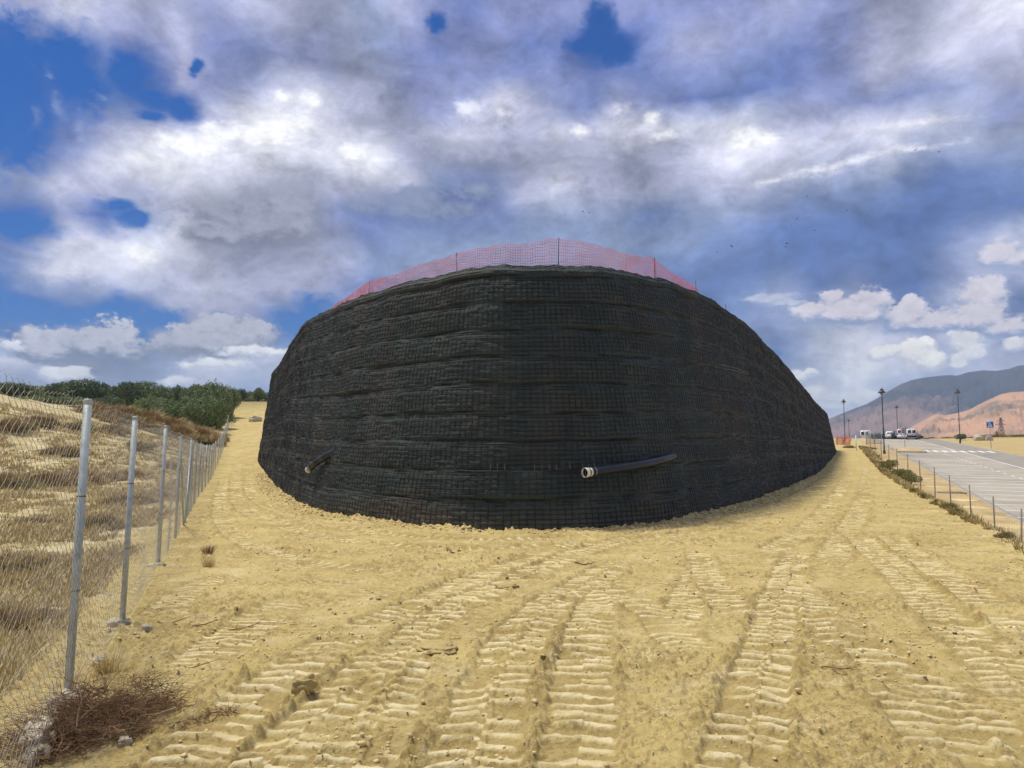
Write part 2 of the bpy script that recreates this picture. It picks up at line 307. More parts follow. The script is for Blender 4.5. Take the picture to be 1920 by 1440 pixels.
MT['bird'] = mat('bird_dark', (.02, .022, .028), (.03, .03, .035), 5, .9)
MT['hedge'] = mat('hedge_leaf', (.07, .095, .055), (.095, .12, .07), .3, .9, island=.4)

# ------------------------------------------------------------------ terrain function
OX, OY, UX, UY = 19.4, 30.4, .386, .9225         # road frame: u along the road, v to its right
def uv(x, y): return (x-OX)*UX+(y-OY)*UY, (x-OX)*UY-(y-OY)*UX
def xy(u, v): return OX+u*UX+v*UY, OY+u*UY-v*UX
def zroad(y):
    zl = -2.24+.045*np.asarray(y, float); z = .5*(zl+4.6-np.sqrt((zl-4.6)**2+.3))
    return z-np.clip(np.asarray(y, float)-170, 0, 500)*.02
def zplat(y):
    zl = zroad(y)+.12; return .5*(zl+np.sqrt(zl*zl+.25))
_ty = [-50, 40, 50, 60, 80, 110, 140, 180, 400, 900]; _tz = [0, 0, .2, .8, 2.7, 6.3, 11.0, 13, 12, 3]
_gt = np.arange(-50, 900, 2.0); _gv = np.convolve(np.pad(np.interp(_gt, _ty, _tz), 4, mode='edge'), np.ones(9)/9, 'valid')
def qleft(x, y): return (x+2.95)*-.94+(y-5.1)*-.342    # distance left of the chain link fence
def H(x, y):
    x = np.asarray(x, float); y = np.asarray(y, float); u, v = uv(x, y)
    g = np.interp(y, _gt, _gv); q = qleft(x, y)
    m = sst(34, 60, y)*(1-.6*sst(62, 110, y))*(1-sst(110, 200, y)); g = g+m*.28*np.clip(q, 0, 24)
    wl = 1-sst(-8, 12, x); z = zplat(y)*(1-wl)+g*wl
    zr = zroad(y)+.12+.02*np.clip(v-11, 0, 30); w = sst(-3.3, -2.4, v)
    return z*(1-w)+zr*w
CAM = np.array([0, 0, 1.6])
def ray(px, py):
    a = (px-960)/FPX; b = -(py-720)/FPX
    return np.array([a, math.cos(PITCH)-b*math.sin(PITCH), math.sin(PITCH)+b*math.cos(PITCH)])
_tt = np.concatenate([np.arange(1, 60, .04), np.arange(60, 500, .2)])
def hit(px, py):
    d = ray(px, py); p = CAM+_tt[:, None]*d; f = p[:, 2]-H(p[:, 0], p[:, 1]); i = int(np.argmax(f < 0))
    return p[i] if f[i] < 0 else p[-1]
def proj(P):
    P = np.asarray(P, float)-CAM; dep = P[..., 1]*math.cos(PITCH)+P[..., 2]*math.sin(PITCH); up = -P[..., 1]*math.sin(PITCH)+P[..., 2]*math.cos(PITCH)
    return 960+FPX*P[..., 0]/dep, 720-FPX*up/dep
def at(px, y):                                    # ground point at forward distance y under picture column px
    x = (px-960)/FPX*y; return np.array([x, y, float(H(x, y))])
def smooth_path(P, step=.1, it=2):
    P = np.asarray(P, float)
    for _ in range(it):
        Q = [P[0]]
        for a, b in zip(P[:-1], P[1:]): Q += [a*.75+b*.25, a*.25+b*.75]
        P = np.array(Q+[P[-1]])
    d = np.concatenate([[0], np.cumsum(np.linalg.norm(np.diff(P, axis=0), axis=1))]); t = np.arange(0, d[-1], step)
    return np.stack([np.interp(t, d, P[:, k]) for k in range(P.shape[1])], 1)

# wall foot line, from its far left end round the nose to its far right end
FOOT = [(-14, 71), (-18.6, 69.6), (-21.2, 66.0), (-20.4, 61.5), (-17.2, 53.9), (-13.0, 42.2), (-9.15, 31.1), (-7.3, 26.4), (-6.0, 23.0), (-4.4, 19.9), (-2.6, 17.6), (-1.25, 16.25), (-.1, 15.75),
        (1.05, 15.95), (2.3, 16.65), (3.7, 18.1), (4.8, 20.0), (6.6, 22.9), (10.0, 29.8), (14.4, 39.0), (21.4, 53.6), (29.6, 71.5), (36.6, 86.6), (37.6, 91.2), (34.5, 95.0), (28, 97)]
FP = smooth_path(FOOT, .05, 3)
_k = np.exp(-np.linspace(-2.2, 2.2, 101)**2); _k /= _k.sum(); _e = FP.copy(); FP = np.stack([np.convolve(np.pad(FP[:, k], 50, mode='edge'), _k, 'valid') for k in (0, 1)], 1)

def near_line(x, y, P):
    "signed offset, distance and distance along for points near a polyline"
    best = np.full(x.shape, 1e9); sg = np.zeros(x.shape); al = np.zeros(x.shape); acc = 0.
    for a, b in zip(P[:-1], P[1:]):
        d = b-a; l = math.hypot(*d)
        if l < 1e-6: continue
        d = d/l; rx, ry = x-a[0], y-a[1]; t = np.clip(rx*d[0]+ry*d[1], 0, l); ex, ey = rx-t*d[0], ry-t*d[1]; D = np.hypot(ex, ey); k = D < best
        best = np.where(k, D, best); sg = np.where(k, rx*d[1]-ry*d[0], sg); al = np.where(k, acc+t, al); acc += l
    return best, sg, al

# ------------------------------------------------------------------ ground: one sheet to the horizon
azs = np.unique(np.concatenate([np.arange(-170, -37, 2.5), np.arange(-37, 37.001, .088), np.arange(37, 171, 2.5)]))*PI/180
rs = np.concatenate([[.05, .4, .8, 1.2, 1.6, 1.9], 2.1*1.003**np.arange(int(math.log(16/2.1)/math.log(1.003))), 16*1.0055**np.arange(int(math.log(62/16)/math.log(1.0055))), 62*1.022**np.arange(int(math.log(5000/62)/math.log(1.022)))])
A_, R_ = np.meshgrid(azs, rs); gx = R_*np.sin(A_); gy = R_*np.cos(A_); gz = H(gx, gy)
u_, v_ = uv(gx, gy); q_ = qleft(gx, gy)
field = sst(.2, .9, q_+.35*fbm(gx*.7, gy*.7, 3)); near = 1-sst(40, 62, R_)
bank = sst(-3.5, -3.2, v_+.15*pn(gx*.8, gy*.8))*(1-sst(-2.5, -2.2, v_))
road_on = sst(-2.38, -2.15, v_)*(1-sst(10.62, 10.9, v_))*(1-sst(195, 200, u_)); gz -= .4*road_on
comp_shade = np.full_like(gx, .5)  # compacted soil tone, pushed further to paint light and shade on the treads
disp = .06*fbm(gx*.22, gy*.22, 3)*near*(1-road_on)*.6
disp += .06*fbm(gx*.35+9, gy*.35, 4)*field*(1-sst(150, 300, R_))
disp += (.4*fbm(gx*.06, gy*.06, 3))*field*sst(30, 60, R_)*(1-sst(150, 300, R_))
# rough dirt
idx = np.where((R_ < 62) & (np.abs(A_) < .66)); X = gx[idx]; Y = gy[idx]; RR = R_[idx]
base = .022*fbm(X*1.1, Y*1.1, 3)
cl = np.clip(fbm(X*5, Y*5, 3)-.22, 0, 1)*.05+np.clip(fbm(X*12, Y*12, 3)-.12, 0, 1)*.038+np.clip(fbm(X*21+4, Y*21, 2)-.1, 0, 1)*.022+.007*fbm(X*30, Y*30, 2)
rm = sst(-.35, .45, fbm(X*.45+3, Y*.45+8, 3))
D = base+cl*(.28+.80*rm); C = np.zeros_like(D)
def track(px, w=.42, depth=.035, pitch=.17, amp=.026, split=True, berm=.035, phase=0., keep=.8):
    global D, C
    W0 = [hit(*p)[:2] for p in px]
    if px[0][1] > 1430: e = W0[0]-W0[1]; W0 = [W0[0]+e/np.linalg.norm(e)*1.7]+W0
    P = smooth_path(W0, .25, 2)
    lo, hi = P.min(0)-1.2, P.max(0)+1.2; k = np.where((X > lo[0]) & (X < hi[0]) & (Y > lo[1]) & (Y < hi[1]))[0]
    if not len(k): return
    x, y = X[k], Y[k]; dist, sg, al = near_line(x, y, P); a = sg/(w/2)+.13*pn(al*1.3, sg*0+phase)
    nz = fbm(x*4+phase, y*4, 3)
    inn = 1-sst(.88, 1.12, np.abs(a)+.10*nz); msk = sst(-.5, -.05, fbm(x*.8+phase*3, y*.8, 3)+keep-.5)
    ends = sst(0, .8, al)*(1-sst(al.max()-1.0, al.max(), al)); inn = inn*ends
    ph = (al+.03*pn(al*.7, phase)+.05*np.abs(a))/pitch+phase+(.5*(a > 0) if split else 0)
    fr = ph-np.floor(ph)
    hb = h2(np.floor(ph)+7, (a > 0)*5+int(phase*10)); hb2 = h2(np.floor(ph)+31, (a > 0)*5+int(phase*10)+2)
    bar = sst(.12, .22, fr+.10*nz)*(1-sst(.40+.18*hb2, .56+.18*hb2, fr+.10*nz))*np.where(hb < .10, .15, 1)*(1-sst(.72+.34*hb, .92+.34*hb, np.abs(a)+.12*nz))*sst(-.75, -.1, fbm(x*2.4, y*2.4+phase*5, 3)+.15)
    amp_l = .9*amp*(.45+.85*h2(np.floor(ph), (a > 0)+3))*sst(-.6, .1, fbm(x*1.6, y*1.6+phase, 2)+.25)
    prof = -.6*depth+1.3*amp_l*bar+.006*nz+.5*cl[k]*(1-.75*bar)
    if split: prof = np.where(np.abs(a) < .16, -depth*.2+.012*nz+cl[k]*.5, prof)
    be = (.20*berm*(.4+.8*np.clip(fbm(x*1.7+phase, y*1.7, 3)+.4, 0, 1.3))+.5*np.minimum(cl[k], .03))*np.exp(-((np.abs(a)-1.22)/.26)**2)*ends
    f = inn*msk
    D[k] = (D[k]+be*(1-inn)*msk)*(1-f)+(base[k]+prof)*f; C[k] = C[k]*(1-f)+f*(bar*1.3-.55); C[k] -= .55*np.exp(-((np.abs(a)-1.25)/.24)**2)*(1-f)*ends*msk*sst(-.15, .45, nz+.5*fbm(x*.9, y*.9+phase, 2))  # bars go pale; gaps and berm edges are darkened as painted shade
# smooth ruts that bend round the wall foot
track([(455,800),(448,850),(440,900),(436,930),(470,962),(560,1000),(700,1022),(960,1030),(1250,1012),(1420,972),(1510,930),(1560,895),(1585,865)], .55, .05, .2, .006, False, .05, .3, .9)
track([(470,850),(466,890),(466,925),(500,950),(580,982),(720,1003),(950,1014),(1230,998),(1390,962),(1480,925),(1535,895),(1572,868)], .45, .045, .2, .006, False, .05, 1.3, .9)
track([(420,900),(410,940),(415,985),(480,1030),(620,1062),(800,1085)], .45, .05, .18, .012, False, .06, 2.2, .8)
track([(1600,860),(1575,920),(1530,985),(1430,1040)], .5, .05, .18, .010, False, .05, 2.9, .8)
track([(1625,880),(1620,930),(1590,1000),(1540,1060)], .5, .04, .18, .014, False, .05, 3.4, .8)
# lugged tyre and dozer marks fanning out in the foreground
track([(560,1248),(631,1202),(712,1170),(780,1142),(843,1106),(950,1060),(1060,1030)], .46, .04, .16, .026, False, .05, .1)
track([(330,1440),(430,1340),(540,1262),(650,1190)], .44, .045, .18, .03, False, .06, .9)
track([(640,1470),(690,1390),(758,1220),(808,1170),(879,1124),(985,1078),(1090,1038),(1200,1005)], .44, .04, .17, .028, True, .05, .4)
track([(475,1460),(560,1370),(640,1300),(720,1235),(800,1190)], .44, .045, .17, .03, True, .06, 1.9)
track([(880,1480),(905,1330),(945,1230),(1010,1150),(1080,1095),(1180,1050)], .5, .045, .19, .032, True, .06, .7, .9)
track([(1084,1480),(1091,1318),(1095,1230),(1109,1160),(1127,1117),(1165,1082)], .42, .04, .18, .03, False, .05, 1.1, .9)
track([(1262,1190),(1275,1150),(1290,1120),(1318,1055)], .40, .035, .17, .022, False, .04, 1.5, .6)
track([(1318,1240),(1263,1183),(1200,1130),(1150,1100)], .40, .035, .17, .024, False, .04, 4.5, .7)
track([(1390,1160),(1350,1110),(1320,1065),(1305,1030)], .40, .035, .17, .022, False, .04, 5.5, .7)
track([(1930,1450),(1800,1340),(1699,1265),(1590,1191),(1512,1129),(1455,1085)], .50, .045, .18, .030, False, .06, 2.3, .85)
track([(1960,1330),(1878,1253),(1792,1168),(1706,1098),(1655,1045),(1600,1000)], .46, .035, .17, .024, True, .05, 2.7, .8)
track([(1960,1200),(1850,1130),(1740,1060),(1660,1000)], .46, .035, .17, .02, False, .05, 6.7, .7)
track([(1800,1470),(1760,1390),(1720,1330),(1640,1250)], .44, .04, .19, .026, False, .05, 3.7, .6)
track([(1385,1480),(1400,1380),(1420,1300),(1450,1160),(1475,1085),(1500,1025)], .42, .05, .165, .034, True, .06, 3.1, 1.1)
track([(300,1180),(330,1120),(400,1085),(520,1080)], .4, .02, .14, .012, False, .02, 4.1, .8)
track([(350,1290),(420,1200),(520,1140),(600,1110)], .5, .025, .13, .015, False, .03, 4.4, .7)
wd, ws, wa = near_line(X, Y, FP[::12]); inside = (ws < 0)
foot = np.exp(-(wd/.55)**2); D = D*(1-.4*foot)+foot*(.02+.07*fbm(X*2.2, Y*2.2, 3)+1.0*cl)
fl = field[idx]; nr = near[idx]; bk = bank[idx]; ro = road_on[idx]
Dm = (D*(1-fl)+(.02*fbm(X*3, Y*3, 4)+.5*cl)*fl)*(1-sst(30, 62, RR)*.6)*(1-ro)
Dm = Dm*(1-sst(-2.6, -2.3, v_[idx])*(1-sst(11, 12, v_[idx]))) + bk*.05*fbm(X*2, Y*2, 3)
disp[idx] += Dm; comp_shade[idx] = .5+.5*np.clip(C, -1, 1)*(1-fl)
disp *= (1-.95*sst(-2.7, -2.35, v_)*(1-sst(10.9, 14, v_)))
gz += disp
g = MB().add(*grid(np.stack([gx, gy, gz], -1)[:, ::-1]))
def zone_material():
    m = bpy.data.materials.new('site_ground'); m.use_nodes = True; t = m.node_tree; p = t.nodes['Principled BSDF']; p.inputs['Roughness'].default_value = .97; p.inputs['Specular IOR Level'].default_value = .12
    tcn = N('ShaderNodeTexCoord', t); O = tcn.outputs['Object']; at_ = N('ShaderNodeAttribute', t, attribute_name='zone'); sp = N('ShaderNodeSeparateColor', t); L(at_.outputs['Color'], sp.inputs[0], t)
    def mixc(f, a, b):
        x = N('ShaderNodeMix', t, data_type='RGBA')
        if hasattr(f, 'is_linked'): L(f, x.inputs[0], t)
        else: x.inputs[0].default_value = f
        for i, c in ((6, a), (7, b)):
            if hasattr(c, 'is_linked'): L(c, x.inputs[i], t)
            else: x.inputs[i].default_value = (*c, 1)
        return x.outputs[2]
    def nm(scale, lo, hi, det=5, ro=.6):
        n = noise(O, scale, det, ro, tree=t); r = N('ShaderNodeMapRange', t); r.inputs[1].default_value, r.inputs[2].default_value = lo, hi; L(n.outputs[0], r.inputs[0], t); return r.outputs[0]
    dirt = mixc(nm(.5, .35, .65), (.615, .48, .195), (.53, .405, .155))
    dirt = mixc(nm(2.3, .50, .70), dirt, (.68, .56, .29))
    dirt = mixc(M('MULTIPLY', nm(.9, .40, .56), nm(12, .42, .58), tree=t), dirt, (.39, .285, .11)); dirt = mixc(nm(9, .56, .74), dirt, (.38, .275, .11))
    dirt = mixc(M('MULTIPLY', nm(70, .60, .70, 3), .7, tree=t), dirt, (.76, .65, .40))
    dirt = mixc(M('MULTIPLY', nm(48, .57, .68, 3), .7, tree=t), dirt, (.26, .18, .07))
    dirt = mixc(M('MULTIPLY', M('MULTIPLY', M('SUBTRACT', at_.outputs['Alpha'], .5, clamp=True, tree=t), 2.3, tree=t), nm(7, .30, .60), tree=t), dirt, (.84, .72, .43)); dirt = mixc(M('MULTIPLY', M('SUBTRACT', .5, at_.outputs['Alpha'], clamp=True, tree=t), 2.0, tree=t), dirt, (.34, .245, .092))  # painted light on tread bars, painted shade in gaps and along berms
    fld = mixc(nm(.35, .40, .62), (.52, .42, .19), (.40, .30, .13))
    fld = mixc(nm(1.1, .47, .62), fld, (.66, .57, .34))
    fld = mixc(nm(5, .55, .72), fld, (.26, .18, .075))
    fld = mixc(M('MULTIPLY', nm(30, .58, .7, 3), .7, tree=t), fld, (.66, .58, .38))
    snd = mixc(nm(.4, .4, .65), (.52, .39, .18), (.44, .33, .15))
    snd = mixc(nm(3, .55, .7), snd, (.38, .27, .13))
    far = mixc(nm(.02, .4, .62), (.13, .11, .05), (.09, .09, .045))
    c = mixc(sp.outputs[0], dirt, fld); c = mixc(sp.outputs[1], c, snd); c = mixc(sp.outputs[2], c, far); L(c, p.inputs['Base Color'], t)
    nb = noise(O, 38, 7, .7, tree=t); b = N('ShaderNodeBump', t); b.inputs['Strength'].default_value = .8; b.inputs['Distance'].default_value = .03; L(nb.outputs[0], b.inputs['Height'], t); L(b.outputs[0], p.inputs['Normal'], t)
    return m
ground = g.build('ground', zone_material(), smooth=True); tag(ground, kind='structure')
sandz = sst(-2.6, -2.3, v_)*(1-sst(130, 175, R_)); farz = sst(150, 210, R_+8*fbm(gx*.03, gy*.03, 2)+30*sst(-20, -40, gx)*(gy > 100)); fz = np.maximum(field, bank*.8)
zc = np.stack([fz*(1-sandz), sandz, farz, comp_shade], -1)[:, ::-1].reshape(-1, 4)
ca = ground.data.color_attributes.new('zone', 'FLOAT_COLOR', 'POINT'); ca.data.foreach_set('color', zc.astype(np.float32).ravel())
del A_, R_

# ------------------------------------------------------------------ road, pavement, markings
def strip(name, u0, u1, vs, zs, m, du=2.0):
    us = np.arange(u0, u1+.01, du); V = []
    for u in us:
        row = []
        for v, z in zip(vs, zs):
            x, y = xy(u, v); row.append((x, y, float(zroad(y))+z))
        V.append(row)
    return tag(MB().add(*grid(np.array(V)[:, ::-1])).build(name, m), kind='structure')
strip('parking_lot', -40, 62.3, [-.02, 1.2, 2.4, 3.6, 4.75], [0]*5, MT['asph'])
strip('parking_lot_end', 62.3, 196, [-.02, 2.4, 4.75], [0]*3, MT['asph'])
strip('road', -40, 196, [4.75, 6.2, 7.0], [0]*3, MT['asph'])
strip('road_lane', -40, 196, [7.0, 8.6, 10.62], [0]*3, MT['asph2'])
pav = strip('pavement', -40, 196, [-2.42, -2.4, -1.2, -.2], [-.3, .125, .125, .125], MT['sandpave'])
strip('kerb', -40, 196, [-.2, -.2, -.02, -.02], [.1, .13, .13, -.1], MT['kerb'])
strip('far_kerb', -40, 196, [10.6, 10.6, 10.76, 10.76], [-.1, .13, .13, -.1], MT['kerb'])
mk = MB()
def patch(u0, u1, v0, v1, z=.006):
    n = max(2, int(abs(u1-u0)/3)+2); V = []
    for u in np.linspace(u0, u1, n):
        V.append([(*xy(u, v), float(zroad(xy(u, v)[1]))+z) for v in (v1, v0)])
    mk.add(*grid(np.array(V)))
for k in range(-14, 25):
    patch(k*2.5-.08, k*2.5+.08, .15, 4.5); patch(k*2.5-.5, k*2.5+.5, 4.52, 4.63)
patch(-40, 64, 6.94, 7.06); patch(71, 190, 6.94, 7.06)
for k in range(8): patch(65.2, 69.4, 3.3+k*.93, 3.8+k*.93)
tag(mk.build('road_markings', MT['paint']), kind='structure')
pit = MB()
for px, py in ((1755,913),(1805,938),(1826,952),(1856,970),(1892,988),(1730,897)):
    p = hit(px, py); th = np.arange(14)*2*PI/14; rr = .55*(1+.15*np.sin(3*th+px))
    V = [(p[0]+r*math.cos(a), p[1]+r*math.sin(a), float(zroad(p[1]+r*math.sin(a)))+.131) for r, a in zip(rr, th)]; pit.add(V, [list(range(14))])
tag(pit.build('soil_patches', MT['clod']), kind='structure')
# island of sand with kerb
isl = MB(); ik = MB()
V = []
for u in np.linspace(62.6, 75, 9):
    row = []
    for v in np.linspace(-.0, 3.0, 6):
        x, y = xy(u, v); e = math.sin(PI*(u-62.6)/12.4)*math.sin(PI*(v+.6)/4.2); row.append((x, y, float(zroad(y))+.11+.16*max(e, 0)+.03*float(pn(x*2, y*2))))
    V.append(row)
isl.add(*grid(np.array(V)[:, ::-1])); tag(isl.build('sand_island', MT['sandpave']), kind='structure')
pts = [(62.5, -.2), (62.5, 3.1), (75, 3.1)]
ik.tube([(*xy(u, v), float(zroad(xy(u, v)[1]))+.06) for u, v in pts], .1, 4, twist=PI/4)
tag(ik.build('island_kerb', MT['kerb']), kind='structure')
p = hit(1783, 924); dc = empty('drain_cover', (p[0], p[1], float(zroad(p[1]))+.128), -.396)
b = MB()
for k in range(9): b.box((-.5+k*.125, 0, .012), (.06, .8, .02))
b.build('grate', MT['iron'], dc)
b = MB(); [b.box((s*.6, 0, .015), (.09, .9, .035)) for s in (-1, 1)]; [b.box((0, s*.45, .015), (1.1, .09, .035)) for s in (-1, 1)]; b.build('frame', MT['kerb'], dc)
tag(dc, 'dark square drain grate with pale rim in the sand coloured pavement', 'drain cover')

# ------------------------------------------------------------------ mountains
def ridge(name, prof, dist, foot, m, amp, seed):
    prof = np.array(prof, float); px = np.arange(prof[0, 0], prof[-1, 0], 1.6); py = np.interp(px, prof[:, 0], prof[:, 1])
    azm = np.arctan((px-960)/FPX); ys = []
    z = np.array([1.6+dist*ray(a, b)[2]/math.hypot(ray(a, b)[0], ray(a, b)[1]) for a, b in zip(px, py)])
    ts = np.concatenate([np.linspace(-1, -.05, 10), np.linspace(0, 1, 46)]); V = np.zeros((len(ts), len(px), 3))
    for i, t in enumerate(ts):
        d = dist-foot*t if t >= 0 else dist-foot*t*.8
        x = d*np.sin(azm); y = d*np.cos(azm); s = abs(t)
        gul = (1-np.abs(pn(azm*dist/amp*.09+seed, np.full_like(azm, s*1.3+seed))*1.3))*.6+.4*(1-np.abs(fbm(x/amp*.35, y/amp*.35+seed, 5, .6)))+.16*fbm(x/amp*1.5, y/amp*1.5, 3)
        zz = z*(1-s)**1.25; zz = zz+amp*(gul-.75)*min(s*5, 1)*(1-s)**.5*2.2
        zz = np.where(s >= .999, -12, zz)
        V[i] = np.stack([x, y, zz-3*s], -1)
    return tag(MB().add(*grid(V[:, ::-1] if False else V)).build(name, m, smooth=True), kind='structure')
MT['mtfar'] = mat('far_mountain', (.075, .072, .085), (.042, .046, .062), .006, .95, .6, .02, bdist=12, c3=(.30, .20, .16), s3=.0017)  # cloud shadow painted as the dark base, sunlit lower slope as pinkish patches
MT['mtpink'] = mat('pink_mountain', (.62, .35, .20), (.46, .27, .16), .012, .95, .6, .03, c3=(.22, .17, .11), s3=.006, bdist=6)
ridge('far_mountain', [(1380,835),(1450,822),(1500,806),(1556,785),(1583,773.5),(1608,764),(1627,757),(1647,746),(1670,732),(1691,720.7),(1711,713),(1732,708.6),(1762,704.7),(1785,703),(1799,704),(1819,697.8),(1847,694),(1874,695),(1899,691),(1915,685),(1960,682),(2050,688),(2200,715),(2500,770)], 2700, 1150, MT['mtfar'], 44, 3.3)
ridge('pink_mountain', [(1640,838),(1680,816),(1709,800),(1732,788),(1752,777),(1760,775.5),(1773,779),(1796,774.6),(1817,769),(1837,758.5),(1858,748),(1879,739),(1899,735),(1920,734),(2000,730),(2100,740),(2250,760),(2450,800)], 1700, 700, MT['mtpink'], 17, 8.1)

# ------------------------------------------------------------------ reinforced earth wall
WALLH, COURSE, BATTER = 5.9, .62, math.tan(math.radians(9.5))
seg = np.linalg.norm(np.diff(FP, axis=0), axis=1); FS = np.concatenate([[0], np.cumsum(seg)]); FT = np.gradient(FP, axis=0)
for _ in range(3): FT = np.stack([np.convolve(np.pad(FT[:, k], 40, mode='edge'), np.ones(81)/81, 'valid') for k in (0, 1)], 1)
FT /= np.linalg.norm(FT, axis=1)[:, None]; FN = np.stack([FT[:, 1], -FT[:, 0]], 1)      # outward normal
def foot_at(s): return np.stack([np.interp(s, FS, FP[:, 0]), np.interp(s, FS, FP[:, 1])], -1)
def norm_at(s):
    n = np.stack([np.interp(s, FS, FN[:, 0]), np.interp(s, FS, FN[:, 1])], -1); return n/np.linalg.norm(n, axis=-1)[..., None]
CW = .165; ROWS = np.array([0, .055, .2, .36, .52, .68, .84, .93, 1.0])
Z0 = -.25
def jit(s, h): return .05*pn(s*.22+3, np.floor(h/COURSE)*5.3)+.018*pn(s*.9, np.floor(h/COURSE)*3.1+40)
def face_disp(s, h):
    hh = h+jit(s, h); c = np.floor(hh/COURSE); f = hh/COURSE-c
    off = h2(c, c+11)*CW; ci = np.floor((s+off)/CW); cf = (s+off)/CW-ci
    r = np.searchsorted(ROWS, f, side='right')-1; r = np.clip(r, 0, 7); rf = (f-ROWS[r])/(ROWS[r+1]-ROWS[r])
    am = (.012+.025*h2(ci+r*131, c*17+r, 2))*np.where((r == 0) | (r > 5), .5, 1.)*(.7+.6*pn(s*.5, h*.9))
    pil = am*np.sqrt(np.clip(np.sin(PI*cf), 0, 1))*np.clip(np.sin(PI*np.clip(rf, 0, 1)), 0, 1)**.6
    cb = .006*np.sin(PI*np.clip(f, 0, 1))-.042*np.exp(-(np.minimum(f, 1-f)/.022)**2)
    lean = (.5-f)*.010
    big = .05*fbm(s*.22, h*.5+c*.9, 3)+.022*pn(s*.8, c*7.7)
    wr = .014*fbm(s*2.2+c*9, h*16, 3)-.02*(np.exp(-((f-.055)/.016)**2)+np.exp(-((f-.93)/.016)**2)+.7*np.exp(-((f-.84)/.014)**2))
    return pil+cb+lean+big+wr
SN = float(FS[np.argmin(FP[:, 1])])
def rise(s): return 1+np.interp(s-SN, [-70, -47, -34, -23, -16, -9, -5, 0, 2, 4.5, 7, 11.4, 19, 29, 41, 56, 100], [1.9, 2.2, 2.4, 1.9, 1.1, .36, .08, -.09, .05, .27, .52, .83, 1.1, .95, .5, .1, 0])/5.9
def wall_pt(s, h, extra=0.):
    P = foot_at(s); n = norm_at(s); d = face_disp(s, h)+extra-np.clip(h, 0, None)*BATTER
    top = sst(WALLH-.22, WALLH, h); d = d-top*.16; zb = H(P[..., 0], P[..., 1])*.25
    z = h*(rise(s)-zb/WALLH)+zb+.06*pn(s*.5, 0*s+2)*sst(4.5, 5.9, h)+.035*top*pn(s*2.3, 0*s+5)
    return np.concatenate([P+n*d[..., None], z[..., None]], -1)
ss = [0.0]
while ss[-1] < FS[-1]-.05:
    p = foot_at(np.array(ss[-1])); ss.append(ss[-1]+min(.03*max(math.hypot(*p)/17, 1), .16))
ss = np.array(ss); hs_ = np.arange(Z0, WALLH+.001, .0285)
SS, HH = np.meshgrid(ss, hs_, indexing='ij'); WV = wall_pt(SS, HH)
tops = WV[:, -1].copy(); lip = tops.copy(); lip[:, :2] -= norm_at(ss)*.35; lip[:, 2] -= .05
WV = np.concatenate([WV, lip[:, None]], 1)
wall = empty('reinforced_earth_wall', (0, 16, 0)); woff = np.array([0, 16, 0])
MB().add(*grid((WV-woff)[:, ::-1])).build('geotextile_face', MT['geo'], wall, smooth=True)
ins = lip[::8].copy(); f2 = ins.copy(); nn = norm_at(ss)[::8]; f2[:, :2] -= nn*2.0; f2[:, 2] -= .15
b = MB().add(*grid((np.stack([ins, f2], 1)-woff)[:, ::-1])); b.add(f2-woff, [list(range(len(f2)))]); b.build('earth_fill', MT['clod'], wall)
# welded wire panels over the cloth
wb = MB(); near_s = (ss > 3.5) & (ss < FS[-1]-8); s_lo, s_hi = ss[near_s].min(), ss[near_s].max()
ncourse = int(WALLH/COURSE)+1
for c in range(0, ncourse):
    off = h2(c, c+11)*CW; sv = np.arange(math.ceil((s_lo+off)/CW), math.floor((s_hi+off)/CW))*CW-off
    hr = (c+ROWS)*COURSE; hr = np.where(hr > WALLH-.03, WALLH-.03, hr); hr = np.unique(hr)
    S2, H2 = np.meshgrid(sv, hr, indexing='ij'); H2 = H2-jit(S2, H2+.01)
    H2 = np.clip(H2, c*COURSE-.02, None)
    Pn = wall_pt(S2, np.clip(H2+.004, -.2, WALLH-.03), .015)
    keep = rng.random(Pn.shape[:2]) > .06
    wb.segs(Pn[:, :-1][keep[:, :-1]]-woff, Pn[:, 1:][keep[:, :-1]]-woff, .0072)
    hk = rng.random((Pn.shape[0]-1, Pn.shape[1])) > .03
    wb.segs(Pn[:-1][hk]-woff, Pn[1:][hk]-woff, .0088)  # horizontal wires thickened in black to draw the shadow lines under them
wb.build('wire_mesh', MT['wire'], wall)
tb = MB(); sv = np.arange(s_lo, s_hi, CW); sv = sv[(rng.random(len(sv)) > .45) & (pn(sv*.35, sv*0+9) > -.1)]; hh = np.full_like(sv, 2*COURSE)+.02
sv_k = (foot_at(sv)**2).sum(-1)**.5 < 45; sv = sv[sv_k]; hh = hh[sv_k]; a = wall_pt(sv, hh, .05); b2_ = wall_pt(sv, hh+.10+.05*rng.random(len(sv)), .02); tb.segs(a-woff, b2_-woff, .0045); tb.build('wire_tips', MT['tips'], wall)
def wall_sh(px, py):
    k = np.where((foot_at(ss)**2).sum(-1)**.5 < 40)[0]; X_, Y_ = proj(WV[k][:, :-1]); i = np.unravel_index(np.argmin((X_-px)**2+(Y_-py)**2), X_.shape); return ss[k[i[0]]], hs_[i[1]]
for pa, pb in (((1345,684), (1398,697)), ((1352,690), (1400,701))):
    (sa, ha), (sb_, hb_) = wall_sh(*pa), wall_sh(*pb); t = np.linspace(0, 1, 12); MB().tube(wall_pt(sa+(sb_-sa)*t, ha+(hb_-ha)*t, .045)-woff, .006, 5).build('loose_wire', MT['tips'], wall)
tag(wall, 'tall black mesh-faced earth retaining wall with a rounded front end', 'retaining wall')

